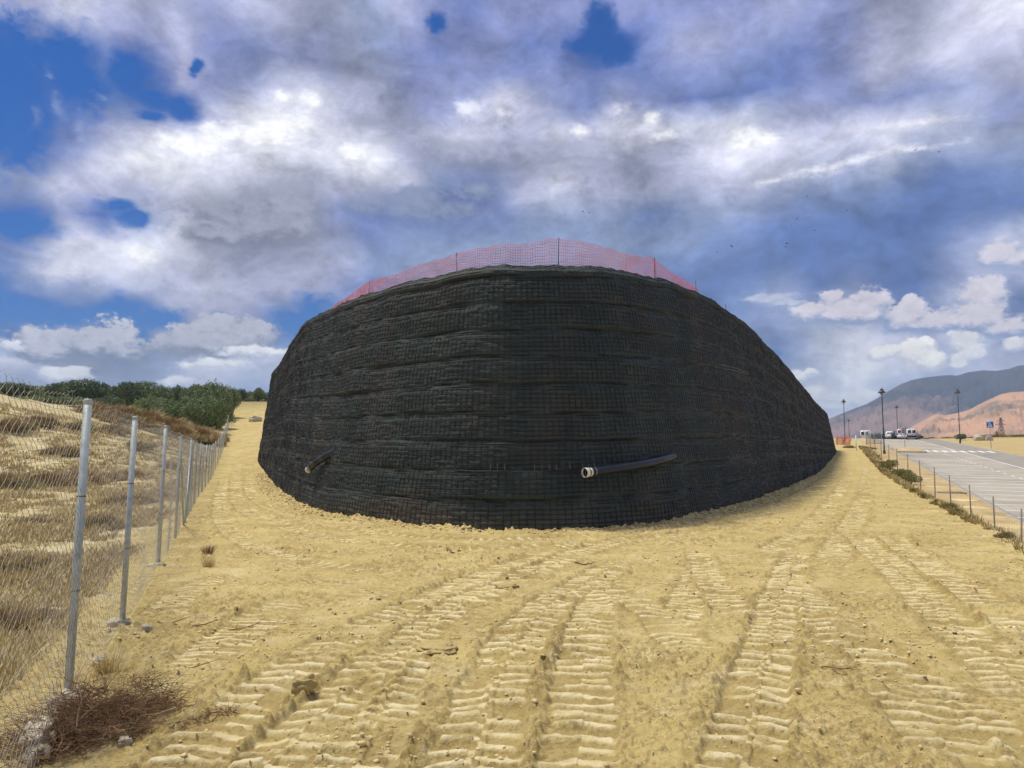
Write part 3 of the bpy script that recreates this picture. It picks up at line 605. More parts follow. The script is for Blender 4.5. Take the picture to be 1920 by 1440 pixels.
# soil clods scattered over the bare ground
def rocks(mb, P, R, flat=.7):
    t = (1+5**.5)/2; ico = np.array([[-1,t,0],[1,t,0],[-1,-t,0],[1,-t,0],[0,-1,t],[0,1,t],[0,-1,-t],[0,1,-t],[t,0,-1],[t,0,1],[-t,0,-1],[-t,0,1]])/1.9
    F = np.array([[0,11,5],[0,5,1],[0,1,7],[0,7,10],[0,10,11],[1,5,9],[5,11,4],[11,10,2],[10,7,6],[7,1,8],[3,9,4],[3,4,2],[3,2,6],[3,6,8],[3,8,9],[4,9,5],[2,4,11],[6,2,10],[8,6,7],[9,8,1]])
    n = len(P); V = ico[None]*(1+rng.uniform(-.35, .35, (n, 12, 1)))*np.asarray(R)[:, None, None]*rng.uniform(.6, 1.3, (n, 1, 3)); V[:, :, 2] *= flat
    V = V+np.asarray(P)[:, None]; mb.add(V.reshape(-1, 3), (F[None]+np.arange(n)[:, None, None]*12).reshape(-1, 3))
def gsurf(x, y):        # displaced ground height by lookup in the ground sheet
    r = np.hypot(x, y); a = np.arctan2(x, y); j = np.clip(np.searchsorted(azs, a), 0, len(azs)-1); i = np.clip(np.searchsorted(rs, r), 0, len(rs)-1); return gz[i, j]
cb_ = MB(); n = 13000; az_ = rng.uniform(-.62, .62, n); r_ = 3.2*np.exp(rng.random(n)**.8*math.log(26/3.2)); x = r_*np.sin(az_); y = r_*np.cos(az_)
dw, dsg, _ = near_line(x, y, FP[::12]); uu, vv = uv(x, y)
pr = sst(-.2, .5, fbm(x*.5+2, y*.5+5, 3))+.15; k = (dsg > .1) & (vv < -3.2) & (qleft(x, y) < 1.5) & (rng.random(n) < pr)
x, y = x[k], y[k]; R = .004+.016*rng.random(k.sum())**5+.0005*np.hypot(x, y); rocks(cb_, np.stack([x, y, gsurf(x, y)+R*.25], 1), R)
sv = rng.uniform(SN-38, SN+44, 2600); o = rng.random(2600)**2*.7-.02; P = foot_at(sv)+norm_at(sv)*(o+.12)[:, None]; R = .010+.035*rng.random(2600)**3+.0004*np.hypot(*P.T)
rocks(cb_, np.stack([P[:, 0], P[:, 1], gsurf(P[:, 0], P[:, 1])+R*.2], 1), R)
tag(cb_.build('soil_clods', MT['clod']), 'crumbs and clods of yellow soil over the churned ground', 'clods', kind='stuff')

# ------------------------------------------------------------------ drainage pipes sticking out of the wall
near_k = np.where((foot_at(ss)**2).sum(-1)**.5 < 34)[0]; WPX, WPY = proj(WV[near_k][:, :-1])
def wall_at(px, py):
    i = np.unravel_index(np.argmin((WPX-px)**2+(WPY-py)**2), WPX.shape); return WV[near_k[i[0]], i[1]].copy(), norm_at(ss[near_k[i[0]]])
def pipe(p_in, p_out, bend, label, stand, bow=.55):
    a, na = wall_at(*p_in); b_, nb = wall_at(*p_out); a3 = np.array([*(-na*.25), -.05]); rd = ray(*p_out); e = CAM+rd*((b_-CAM)@rd/(rd@rd)-stand)
    t = np.linspace(0, 1, 90)[:, None]; mid = (a+e)/2+np.array([*(na*stand*bow), bend])
    P = (1-t)**2*(a+a3)+2*t*(1-t)*mid+t**2*e
    root = empty('drainage_pipe', tuple(P[-1])); Q = P-P[-1]
    r = .093+.007*np.cos(np.arange(90)*PI*.95); mb = MB().tube(Q, r, 16, cap=False); mb.build('pipe_wall', MT['pipe'], root, smooth=True)
    T = Q[-1]-Q[-4]; T /= np.linalg.norm(T)
    mb = MB().tube(np.array([Q[-1]+T*.045, Q[-1], Q[-1]-T*.02]), [.100, .101, .100], 18, cap=False)
    mb.tube(np.array([Q[-1]+T*.045, Q[-1]-T*.30]), [.098, .085], 18, cap=False)
    mb.tube(np.array([Q[-1]+T*.0451, Q[-1]+T*.0452]), [.100, .0979], 18, cap=False)
    mb.build('pale_end', MT['pipein'], root, smooth=True)
    db = MB().lathe([(0, 0), (.085, 0)], n=16).build('dark_bore', MT['pipe'], root); db.location = Vector(Q[-1]-T*.29)
    db.rotation_euler = Vector(T).to_track_quat('Z', 'Y').to_euler()
    tag(root, label, 'pipe', 'drainage pipes poking out of the wall')
pipe((642,833), (579,880), .05, 'short black drainage pipe with pale open end low on the left of the wall', 1.25, .1)
pipe((1284,847), (1099,886), -.02, 'long curving black drainage pipe with pale open end low on the right of the wall', .50, 1.5)

# ------------------------------------------------------------------ orange netting on top of the wall
tk = np.where((foot_at(ss)**2).sum(-1)**.5 < 40)[0]; TP = tops[tk]; TN = norm_at(ss[tk]); TPX, _ = proj(TP)
def top_at(px, inset=.35):
    i = int(np.argmin(np.abs(TPX-px))); p = TP[i].copy(); p[:2] -= TN[i]*inset; return i, p
net = empty('safety_net_fence', (0, 17, 5.8)); noff = np.array([0, 17, 5.8])
stk = [(668, .50, .10), (838, .54, -.03), (1058, .70, .04), (1250, .62, 0), (1325, .55, 0), (1378, .42, 0)]; ends = []
for px, hgt, lean in stk:
    i, p = top_at(px); tp = p+np.array([lean*.6, .0, hgt]); MB().tube(np.array([p-[0, 0, .25], tp+[0, 0, .05]])-noff, .010, 6).build('stake', MT['stake'], net); ends.append((i, hgt))
i0, _ = top_at(606); i1, _ = top_at(1336); key = [(i0, .24)]+ends[:4]+[(ends[4][0], .36), (i1, .05)]
ii = np.arange(min(i0, i1), max(i0, i1)); ki = [k[0] for k in key]; kh = [k[1] for k in key]
if ki[0] > ki[-1]: ki = ki[::-1]; kh = kh[::-1]
sl = ss[tk][ii]; nd = int((sl[-1]-sl[0])/.10); sv = np.linspace(sl[0], sl[-1], nd); hgt = np.interp(sv, ss[tk][ki], kh)+.02
fr = np.interp(sv, ss[tk][ki], np.arange(len(ki))); fr = fr-np.floor(fr); hgt = hgt-.13*np.sin(PI*fr)*np.minimum(hgt, 1)
P0 = np.stack([np.interp(sv, ss[tk], TP[:, k]) for k in range(3)], 1); n0 = norm_at(sv); nr_ = 11
net_pts = np.zeros((nd, nr_, 3))
for r in range(nr_):
    t = r/(nr_-1); wob = .035*pn(sv*1.7, np.full_like(sv, r*.4))+.06*np.sin(PI*t)*pn(sv*.6, sv*0+4)
    net_pts[:, r, :2] = P0[:, :2]-n0*(.35-wob)[:, None]; net_pts[:, r, 2] = P0[:, 2]-.06+(hgt+.06)*t+.012*pn(sv*2.3, sv*0+r)*min(t*4, 1)
net_pts -= noff; nb_ = MB(); nb_.segs(net_pts[:-1].reshape(-1, 3), net_pts[1:].reshape(-1, 3), .0058, 4); nb_.segs(net_pts[:, :-1].reshape(-1, 3), net_pts[:, 1:].reshape(-1, 3), .0052, 4)
nb_.build('orange_mesh', MT['orange'], net)
tag(net, 'orange plastic mesh barrier on thin stakes along the top of the black wall', 'safety fence')
def net_heap(px, y, w, h, label):
    p = at(px, y); root = empty('orange_netting', tuple(p)); mb = MB(); nx, nz = 26, 14; xs = np.linspace(-w/2, w/2, nx); V = np.zeros((nx, nz, 3))
    for j in range(nz):
        t = j/(nz-1); V[:, j] = np.stack([xs, .25*pn(xs*1.5, np.full_like(xs, t*2))+.15*np.sin(xs*5), t*h*(.8+.25*pn(xs*1.3, xs*0+3))], 1)
    a = V[:-1].reshape(-1, 3); mb.segs(a, V[1:].reshape(-1, 3), .022); mb.segs(V[:, :-1].reshape(-1, 3), V[:, 1:].reshape(-1, 3), .022); mb.build('mesh_sheet', MT['orange'], root)
    for s in (-.45, .05, .48): MB().tube([(s*w, .05, -.1), (s*w+.03, .05, h*1.15)], .02, 5).build('stake', MT['stake'], root)
    tag(root, label, 'safety fence')
net_heap(1580, 108, 1.9, 1.35, 'crumpled orange netting on stakes beyond the far right end of the wall')

# ------------------------------------------------------------------ chain link fence on the left
FB = [(-1.62,1.7),(-2.85,5.11),(-3.66,7.42),(-4.95,10.99),(-6.45,15.0),(-8.15,19.6),(-11.09,27.5),(-14.1,35.8),(-17.6,45.6),(-19.9,52.0),(-24.2,64.5),(-29.3,79.2),(-36.6,100),(-50,138)]
FB = np.array(FB); fd = np.concatenate([[0], np.cumsum(np.linalg.norm(np.diff(FB, axis=0), axis=1))])
def f_at(s): return np.stack([np.interp(s, fd, FB[:, 0]), np.interp(s, fd, FB[:, 1])], -1)
fence = empty('chain_link_fence', (-2.85, 5.11, 0)); fo = np.array([-2.85, 5.11, 0])
posts = [fd[1]-2.55, fd[1], fd[2], fd[3], fd[4], fd[5]]+[fd[5]+k for k in (2.2, 5.4, 9.2, 13, 17, 21.5, 26, 31, 36, 41, 46, 51, 57, 63, 70, 77, 85, 93, 101, 110, 119)]
posts = [p for p in posts if p < fd[-1]]
for k, s in enumerate(posts):
    p = f_at(s); z = float(gsurf(*p)) if math.hypot(*p) < 50 else float(H(*p)); lean = (.04 if k < 6 else rng.uniform(-.03, .05), rng.uniform(-.02, .02)); r = .026 if s < 30 else .03
    ph = 1.95; a = np.array([p[0], p[1], z-.3])-fo; b_ = np.array([p[0]+lean[0], p[1]+lean[1], z+ph])-fo
    po = MB().tube([a, b_], r, 12).build('post', MT['galv'], fence, smooth=False); me = po.data
    if s < 40:
        MB().lathe([(0, .010), (r-.004, .008), (r+.002, .002), (r+.002, -.03), (r+.0005, -.031)], tuple(b_), 12).build('cap', MT['galv'], po, smooth=True)
        for t in (.45, .72):
            MB().lathe([(r+.001, -.004), (r+.006, 0), (r+.001, .004)], tuple(a+(b_-a)*t), 10).build('wire_tie', MT['twig'], po)
for s0, s1 in ((fd[4], fd[4]+2.3), (fd[5], fd[5]-2.0)):
    p, q = f_at(s0), f_at(s1); MB().tube(np.array([(p[0]+.04, p[1], float(H(*p))+1.75), (q[0]+.05, q[1], float(H(*q))+.02)])-fo, .02, 8).build('brace', MT['galv'], fence)
def zf(P): return np.where(np.hypot(P[..., 0], P[..., 1]) < 50, gsurf(P[..., 0], P[..., 1]), H(P[..., 0], P[..., 1]))
def chain(s0, s1, w, pitch, r, name, barbs):
    n = int((s1-s0)/w); m = int(1.88/pitch); i = np.arange(n)[:, None]; k = np.arange(m+1)[None]
    s = s0+(i+np.where((k+i) % 2 == 0, 0.04, .96))*w
    P = f_at(s); bot = zf(f_at(s0+(i+.5)*w+0*k)); bot = bot if bot.ndim == 2 else bot[:, None]
    sag = .025*np.sin(s*2.1)+.03*pn(s*.7, s*0); zz = bot+.03+(1.88+.0*s)*k/m+sag*0+.02*pn(s*.9, s*0+7)
    dep = .03*pn(s*.6, zz*.8)+.0035*np.where((k+0*i) % 4 < 2, 1, -1)
    V = np.stack([P[..., 0]+dep+.03, P[..., 1]+dep*.3, zz], -1)-fo
    mb = MB(); mb.segs(V[:, :-1].reshape(-1, 3), V[:, 1:].reshape(-1, 3), r)
    if barbs:
        T = V[:, -1]; T = T[::2]; mb.segs(T, T+[0, 0, .032], r*1.2); mb.segs(T+[0, 0, .03], T+[.0, -.016, .045], r); mb.segs(T+[0, 0, .03], T+[.01, .018, .045], r)
    for t in (.02, .5, .975):
        sv = np.arange(s0, s1, .4); q = f_at(sv); V2 = np.stack([q[:, 0]+.032, q[:, 1], zf(q)+.03+1.88*t], 1)-fo; mb.segs(V2[:-1], V2[1:], r*1.25)
    mb.build(name, MT['chain'], fence)
chain(fd[1]-3.0, fd[5]+6, .052, .036, .00125, 'wire_mesh', True)
chain(fd[5]+6, fd[5]+42, .11, .08, .0017, 'wire_mesh', False)
chain(fd[5]+42, fd[-1]-2, .25, .18, .0032, 'wire_mesh', False)
tag(fence, 'long galvanised chain link fence with round grey posts beside the dirt track', 'fence')

# ------------------------------------------------------------------ roadside fence on the right
rf = empty('roadside_fence', (*xy(-14, -2.2), 0)); ro_ = np.array([*xy(-14, -2.2), 0]); tops_r = []
rpx = [1915, 1868, 1823, 1785, 1754, 1727, 1703, 1683, 1667, 1653, 1641, 1632, 1625]
for px in rpx:
    us = np.linspace(-30, 100, 2000); x, y = xy(us, -2.25); z = np.array(zroad(y))+.12; X_, Y_ = proj(np.stack([x, y, z], 1)); i = int(np.argmin(np.abs(X_-px))); p = np.array([x[i], y[i], z[i]])
    l = (.10 if px == 1915 else rng.uniform(-.03, .03))
    MB().tube(np.array([p-[0, 0, .3], p+[l, 0, 1.58]])-ro_, .016+.0002*y[i], 7).build('post', MT['thinpost'], rf); tops_r.append(us[i])
us = np.arange(tops_r[0], tops_r[-1], .3); mb = MB(); x, y = xy(us, -2.22); z = np.array(zroad(y))+.12
G = np.stack([np.stack([x, y, z+.04+1.5*t], 1) for t in np.linspace(0, 1, 9)], 1)-ro_
mb.segs(G[:-1].reshape(-1, 3), G[1:].reshape(-1, 3), .0016); mb.segs(G[:, :-1].reshape(-1, 3), G[:, 1:].reshape(-1, 3), .0014); mb.build('wire_mesh', MT['thinpost'], rf)
tag(rf, 'low see-through wire fence on thin rusty posts between dirt bank and parking bays', 'fence')
p = hit(1606, 845); wp = MB().tube([(0, 0, -.2), (-.03, 0, 1.75)], .055, 8); wp.lathe([(0, .03), (.058, 0), (.058, -.04)], (-.03, 0, 1.75), 8); tag(wp.build('marker_post', MT['white'], loc=tuple(p)), 'lone white marker post where the roadside fence meets the dirt track', 'post')
# grey mesh panel by the lamp
p = at(1637, 112); gp = empty('mesh_panel', tuple(p), -.2)
for sx in (-1.05, -.0, 1.05): MB().tube([(sx, 0, -.2), (sx, 0, 1.65)], .04, 6).build('upright', MT['galv'], gp)
[MB().tube([(-1.05, 0, z), (1.05, 0, z)], .035, 6).build('rail', MT['galv'], gp) for z in (.1, 1.6)]
mb = MB(); xs = np.linspace(-1.05, 1.05, 24); zs = np.linspace(.1, 1.6, 17); mb.segs([(x, 0, .1) for x in xs], [(x, 0, 1.6) for x in xs], .009); mb.segs([(-1.05, 0, z) for z in zs], [(1.05, 0, z) for z in zs], .009); mb.build('wire_mesh', MT['galv'], gp)
tag(gp, 'grey framed wire mesh panel in front of the far white camper van', 'fence panel')

# ------------------------------------------------------------------ street lamps
def lamp(loc, h, label, first=[None]):
    if first[0] is None:
        r = empty('street_lamp', (0, 0, 0))
        MB().lathe([(.0, 0), (.13, 0), (.13, .35), (.085, .45), (.075, .9), (.06, .95), (.045, 6.05), (.07, 6.08), (.05, 6.14), (0, 6.14)], n=12).build('pole', MT['lamp'], r, smooth=True)
        ln = MB().lathe([(0, 6.12), (.06, 6.13), (.10, 6.24), (.19, 6.52), (.0, 6.53)], n=8).build('lantern', MT['lampglass'], r)
        MB().segs([(.10*math.cos(a), .10*math.sin(a), 6.22) for a in np.arange(4)*PI/2], [(.2*math.cos(a), .2*math.sin(a), 6.55) for a in np.arange(4)*PI/2], .014, 5).build('frame', MT['lamp'], ln)
        MB().lathe([(0, 6.50), (.36, 6.50), (.38, 6.56), (.22, 6.70), (.15, 6.80), (.17, 6.83), (.17, 6.90), (.05, 6.95), (.03, 7.0), (.045, 7.05), (0, 7.12)], n=12).build('cap', MT['lamp'], r)
        first[0] = r; o = r; o.location = loc; o.scale = (1, 1, h/7.0)
    else: o = dup(first[0], loc, 0, (1, 1, h/7.0))
    tag(o, label, 'street lamp', 'street lamps along the road')
def lamp_px(px, y, top, label):
    x = (px-960)/FPX*y; z = float(H(x, y)); h = CAM[2]+ray(px, top)[2]/ray(px, top)[1]*y-z; lamp((x, y, z-.05), h, label)
lamp_px(1655.5, 81, 727, 'tallest dark iron street lamp beside the parking bays and mesh panel')
lamp_px(1798, 115, 729, 'dark iron street lamp on the far right side of the road by a dark bush')
lamp_px(1583, 130, 748, 'dark iron street lamp just right of the wall end, behind the orange netting')
lamp_px(1682, 150, 760, 'slender street lamp standing behind the dark car and white vans')
lamp_px(1591, 215, 786, 'smallest distant street lamp between the netting and the far mountain')
lamp_px(1689, 205, 797, 'short looking distant lamp showing above the red triangle sign')

# ------------------------------------------------------------------ signs
p = hit(1858.5, 841); cs = empty('crossing_sign', tuple(p), -.45)
MB().tube([(0, 0, -.2), (0, 0, 3.3)], .035, 8).build('pole', MT['signgrey'], cs)
MB().box((0, -.06, 2.95), (.74, .03, .74)).build('panel', MT['blue'], cs)
MB().add([(-.29, -.078, 2.66), (.29, -.078, 2.66), (0, -.078, 3.2)], [[0, 1, 2]]).build('white_triangle', MT['white'], cs)
wk = MB(); wk.lathe([(0, -.03), (.03, 0), (0, .03)], (.0, -.085, 3.03), 8); wk.tube([(0, -.083, 2.99), (-.01, -.083, 2.86)], [.035, .025], 6); wk.tube([(-.01, -.083, 2.87), (-.07, -.083, 2.72)], .017, 5); wk.tube([(-.01, -.083, 2.87), (.07, -.083, 2.73)], .017, 5); wk.tube([(0, -.083, 2.97), (.07, -.083, 2.88)], .012, 5); wk.tube([(0, -.083, 2.97), (-.06, -.083, 2.88)], .012, 5)
wk.build('walking_figure', MT['black'], cs); tag(cs, 'square blue pedestrian crossing sign on a thin pole at the right of the road', 'road sign')
p = hit(1697, 841); sb = empty('road_sign', tuple(p), .2); hh = 2.75
MB().tube([(0, 0, -.2), (0, 0, hh)], .03, 8).build('pole', MT['signgrey'], sb); q = MB().box((-.02, .05, hh-.32), (.66, .025, .66)); q.box((-.02, .025, hh-.2), (.5, .03, .04)); q.build('panel', MT['signgrey'], sb)
tag(sb, 'grey back of a square road sign standing in the sand island', 'road sign')
p = at(1689, 138); ts = empty('triangle_sign', tuple(p), -.3); z0 = CAM[2]+ray(1689, 806)[2]/ray(1689, 806)[1]*138-p[2]
MB().tube([(0, 0, -.2), (0, 0, z0+.2)], .04, 8).build('pole', MT['signgrey'], ts)
def tri(r, y0, y1, m, name, par):
    a = [PI/2, PI/2+2*PI/3, PI/2+4*PI/3]; V = [(r*math.cos(t), y, z0+r*math.sin(t)) for y in (y0, y1) for t in a]; return MB().add(V, [[0, 1, 2], [5, 4, 3]], [[0, 3, 4, 1], [1, 4, 5, 2], [2, 5, 3, 0]]).build(name, m, par)
tri(.58, -.03, -.06, MT['signred'], 'red_border', ts); tri(.36, -.058, -.068, MT['white'], 'white_centre', ts); tag(ts, 'red bordered warning triangle sign above the parked white van', 'road sign')

# ------------------------------------------------------------------ vehicles
def vehicle(name, loc, rz, st, paint, label, cat, group, rear2=False, bumper='black', winz=None):
    "st: stations along the body (y, z_bottom, z_belt, z_roof, half width at belt, half width at roof); front is +y"
    r = empty(name, loc, rz); sec = []
    for y, zb, zm, zr, wm, wr in st:
        s = [(wm*.92, y, zb), (wm, y, zb+.18), (wm, y, zm), (wr, y, zr-.05), (wr*.86, y, zr)]; sec.append(s+[(-a, b, c) for a, b, c in s[::-1]])
    V = np.array(sec); n = V.shape[1]; mb = MB(); m = len(V); i = np.arange(m-1)[:, None]*n; j = np.arange(n)[None]; k = (j+1) % n
    mb.add(V.reshape(-1, 3), np.stack([i+j, i+n+j, i+n+k, i+k], -1).reshape(-1, 4)); mb.F.append(np.array([list(range(n))])); mb.F.append(np.array([list(range((m-1)*n, m*n))[::-1]]))
    mb.build('body', paint, r)
    y0, y1 = st[0][0], st[-1][0]; w = st[0][4]; zb, zm, zr = st[0][1:4]
    cab = [s for s in st if s[3] > s[2]+.25]
    if rear2:
        for sx in (-1, 1): MB().box((sx*w*.44, y0-.012, (zm+zr)/2+.02), (w*.62, .03, (zr-zm)*.78)).build('rear_window', MT['glass'], r)
    else:
        a, b_ = st[0], cab[0]; q = MB(); e = .03; za, zc = a[2]+.10, b_[3]-.10
        ya = a[0]+(b_[0]-a[0])*.12; q.add([(-b_[5]*.85, ya-e, za), (b_[5]*.85, ya-e, za), (b_[5]*.78, b_[0]-.12-e, zc+.02), (-b_[5]*.78, b_[0]-.12-e, zc+.02), (-b_[5]*.85, ya, za-.03), (b_[5]*.85, ya, za-.03), (b_[5]*.78, b_[0]-.12, zc-.02), (-b_[5]*.78, b_[0]-.12, zc-.02)], [[0, 1, 2, 3], [4, 7, 6, 5], [0, 4, 5, 1], [3, 2, 6, 7], [0, 3, 7, 4], [1, 5, 6, 2]]); q.build('rear_window', MT['glass'], r)
    c0, c1 = cab[0], cab[-1]
    for sx in (-1, 1):
        ym = (c0[0]+c1[0])/2
        for ya, yb in ((c0[0]+.15, ym-.04), (ym+.04, c1[0]-.1)):
            zm_, zr_ = c0[2], c0[3]; V = [(sx*(c0[4]+.012), ya, zm_+.05), (sx*(c0[4]+.012), yb, zm_+.05), (sx*(c0[5]+.015), yb, zr_-.14), (sx*(c0[5]+.015), ya, zr_-.14)]
            q = MB().add(V+[(a-sx*.03, b, c) for a, b, c in V], [[0, 1, 2, 3] if sx > 0 else [3, 2, 1, 0]], [[0, 4, 5, 1], [1, 5, 6, 2], [2, 6, 7, 3], [3, 7, 4, 0]]); q.build('side_window', MT['glass'], r)
    c = c1; d = [s for s in st if s[0] > c[0]][0]
    V = [(-c[5]*.84, c[0]+.06, c[3]-.08), (c[5]*.84, c[0]+.06, c[3]-.08), (d[4]*.86, d[0]-.08, d[2]+.10), (-d[4]*.86, d[0]-.08, d[2]+.10)]
    MB().add([(a, b+.05, z+.04) for a, b, z in V]+V, [[0, 1, 2, 3]], [[0, 4, 5, 1], [1, 5, 6, 2], [2, 6, 7, 3], [3, 7, 4, 0]]).build('windscreen', MT['glass'], r)
    for sx in (-1, 1):
        MB().box((sx*w*.90, y0-.015, zm-.08), (w*.15, .05, .34 if rear2 else .16)).build('tail_light', MT['red'], r)
        MB().box((sx*st[-1][4]*.72, y1+.01, st[-1][2]-.12), (.32, .06, .18)).build('headlight', MT['lens'], r)
        MB().box((sx*(c1[4]+.10), c1[0]+.1, c1[2]+.12), (.16, .1, .14)).build('mirror', MT['black'], r)
        for yw in (y0+.72, y1-.82):
            wv = MB().lathe([(.2, -.09), (.31, -.09), (.32, -.05), (.32, .05), (.31, .09), (.2, .09)], (sx*(st[1][4]-.08), yw, .32), 18, axis=0).build('wheel', MT['black'], r, smooth=True)
            MB().lathe([(0, .06), (.08, .085), (.2, .075), (.205, .0), (.2, -.075), (.08, -.085), (0, -.06)], (sx*(st[1][4]-.08), yw, .32), 14, axis=0).build('rim', MT['rim'], wv)
    for y, s in ((y0-.04, 1), (y1+.03, -1)): MB().box((0, y, zb+.20), (w*1.96, .10, .36 if rear2 else .24)).build('bumper', MT[bumper] if not isinstance(bumper, bpy.types.Material) else bumper, r)
    MB().box((0, y0-.03, zm-.18), (.5, .02, .11)).build('plate', MT['lens'], r)
    tag(r, label, cat, group); return r
VAN = [(-2.05, .30, 1.02, 1.80, .83, .72), (-1.95, .25, 1.02, 1.86, .85, .74), (.55, .24, 1.02, 1.84, .85, .73), (1.35, .25, .98, 1.05, .84, .70), (2.0, .28, .85, .90, .78, .66), (2.1, .34, .72, .76, .70, .6)]
HATCH = [(-2.05, .34, .88, .95, .80, .66), (-1.75, .26, .90, 1.30, .86, .66), (-1.2, .24, .90, 1.45, .87, .64), (.35, .24, .90, 1.43, .87, .63), (1.15, .25, .88, .96, .86, .66), (1.95, .28, .74, .79, .80, .64), (2.1, .34, .62, .66, .70, .56)]
def van_px(px, y): return tuple(at(px, y)+[0, 0, -.08])
GV = 'vehicles parked at the crest of the road'
vehicle('parked_van', van_px(1707.5, 143), -.45, VAN, MT['white'], 'white panel van with two rear windows and a black bumper at the road crest', 'van', GV, True)
vehicle('parked_van', van_px(1690.5, 149), -.52, VAN, MT['white'], 'white van half hidden behind the grey sign back, left of the van with rear windows', 'van', GV, True, MT['white'])
vehicle('parked_car', van_px(1679.5, 150), -.48, HATCH, MT['navy'], 'dark navy car parked between the white hatchback and the vans', 'car', GV, False)
vehicle('parked_car', van_px(1667.5, 152), -.46, HATCH, MT['white'], 'white hatchback parked left of the dark car behind the tall lamp', 'car', GV, False, MT['white'])
CAMPER = [(-2.9, .4, 1.5, 2.6, 1.02, .96), (-2.7, .35, 1.5, 2.75, 1.05, 1.0), (1.6, .35, 1.5, 2.7, 1.05, 1.0), (2.3, .35, 1.3, 1.4, 1.02, .9), (2.9, .4, 1.0, 1.05, .95, .8)]
vehicle('camper_van', van_px(1622, 188), -.50, CAMPER, MT['white'], 'tall white camper van behind the grey mesh panel', 'van', GV, True, MT['white'])

# ------------------------------------------------------------------ pylons
def pylon(px, y, h, label):
    x = (px-960)/FPX*y; r = empty('pylon', (x, y, float(H(x, y)))); b = 1.9*h/16; lv = np.linspace(0, h, 9); wd_ = b*(1-lv/h*.88); A = []; B = []
    for i in range(8):
        c0 = np.array([(sx*wd_[i], sy*wd_[i], lv[i]) for sx, sy in ((-1, -1), (1, -1), (1, 1), (-1, 1))]); c1 = np.array([(sx*wd_[i+1], sy*wd_[i+1], lv[i+1]) for sx, sy in ((-1, -1), (1, -1), (1, 1), (-1, 1))])
        for k in range(4): A += [c0[k], c0[k], c0[(k+1) % 4], c1[k]]; B += [c1[k], c1[(k+1) % 4], c1[k], c1[(k+1) % 4]]
    MB().segs(A, B, .07, 4).build('lattice', MT['pylon'], r); q = MB()
    for z, l in ((h*.80, 2.2), (h*.9, 1.7)): q.segs([(-l, 0, z), (-l, 0, z), (l, 0, z)], [(l, 0, z), (0, 0, z+.8), (0, 0, z+.8)], .07, 4)
    q.build('cross_arm', MT['pylon'], r); tag(r, label, 'pylon', 'power pylons before the pink hill')
pylon(1876, 330, 14.5, 'taller lattice power pylon in front of the pink hill'); pylon(1867, 345, 9.5, 'shorter lattice power pylon left of the taller one by the pink hill')

# ------------------------------------------------------------------ vegetation
def blades(mb, C, n, h, spread, w, lean=.5):
    "n thin blades fanning from each centre C"
    c0 = len(C); C = np.repeat(np.asarray(C, float), n, 0); m = len(C); hh = np.repeat(np.broadcast_to(h, (c0,)), n)*rng.uniform(.45, 1, m); a = rng.uniform(0, 2*PI, m); l = lean*rng.uniform(.1, 1, m)
    d = np.stack([np.cos(a), np.sin(a), 0*a], 1); B = C+d*(rng.uniform(0, 1, m)**.7*np.repeat(np.broadcast_to(spread, (c0,)), n))[:, None]; s = np.stack([-np.sin(a+.6), np.cos(a+.6), 0*a], 1)*(np.repeat(np.broadcast_to(w, (c0,)), n)*rng.uniform(.6, 1.4, m))[:, None]
    M1 = B+d*(hh*l*.4)[:, None]+np.stack([0*a, 0*a, hh*.6], 1); T_ = B+d*(hh*l)[:, None]+np.stack([0*a, 0*a, hh], 1)
    V = np.stack([B-s, B+s, M1+s*.8, M1-s*.8, T_], 1).reshape(-1, 3); i = np.arange(m)[:, None]*5
    mb.add(V, i+np.array([[0, 1, 2, 3]]), i+np.array([[3, 2, 4]]))
# straw and dry weeds over the field
gb = MB(); n = 42000; az_ = rng.uniform(-.72, -.28, n); r_ = 3.0*np.exp(rng.random(n)**.75*math.log(75/3.0)); x = r_*np.sin(az_); y = r_*np.cos(az_); q = qleft(x, y)
den = sst(-.45, .35, fbm(x*.35+1, y*.35, 3)+.10); k = (q > .35) & (rng.random(n) < den); x, y = x[k], y[k]; rr = np.hypot(x, y)
hgt = (.04+.15*rng.random(len(x))**2.5)*(1+.012*rr); blades(gb, np.stack([x, y, gsurf(x, y)-.01], 1), 9, hgt, .05+.004*rr, .0028+.0006*rr, .8)
tag(gb.build('dry_grass', MT['straw']), 'dry straw coloured grass and weeds covering the field behind the fence', 'grass', kind='stuff')
gb = MB(); n = 4200; u0 = rng.uniform(-22, 75, n); v0 = rng.uniform(-3.5, -2.35, n); x, y = xy(u0, v0); k = rng.random(n) < sst(-.3, .4, fbm(x*.5, y*.5, 3)+.2); x, y = x[k], y[k]; rr = np.hypot(x, y)
blades(gb, np.stack([x, y, gsurf(x, y)-.01], 1), 8, .07+.20*rng.random(len(x))**2, .10, .004+.0004*rr, .8); tag(gb.build('bank_weeds', MT['weed']), 'dry brown weeds along the dirt bank above the pavement', 'weeds', kind='stuff')

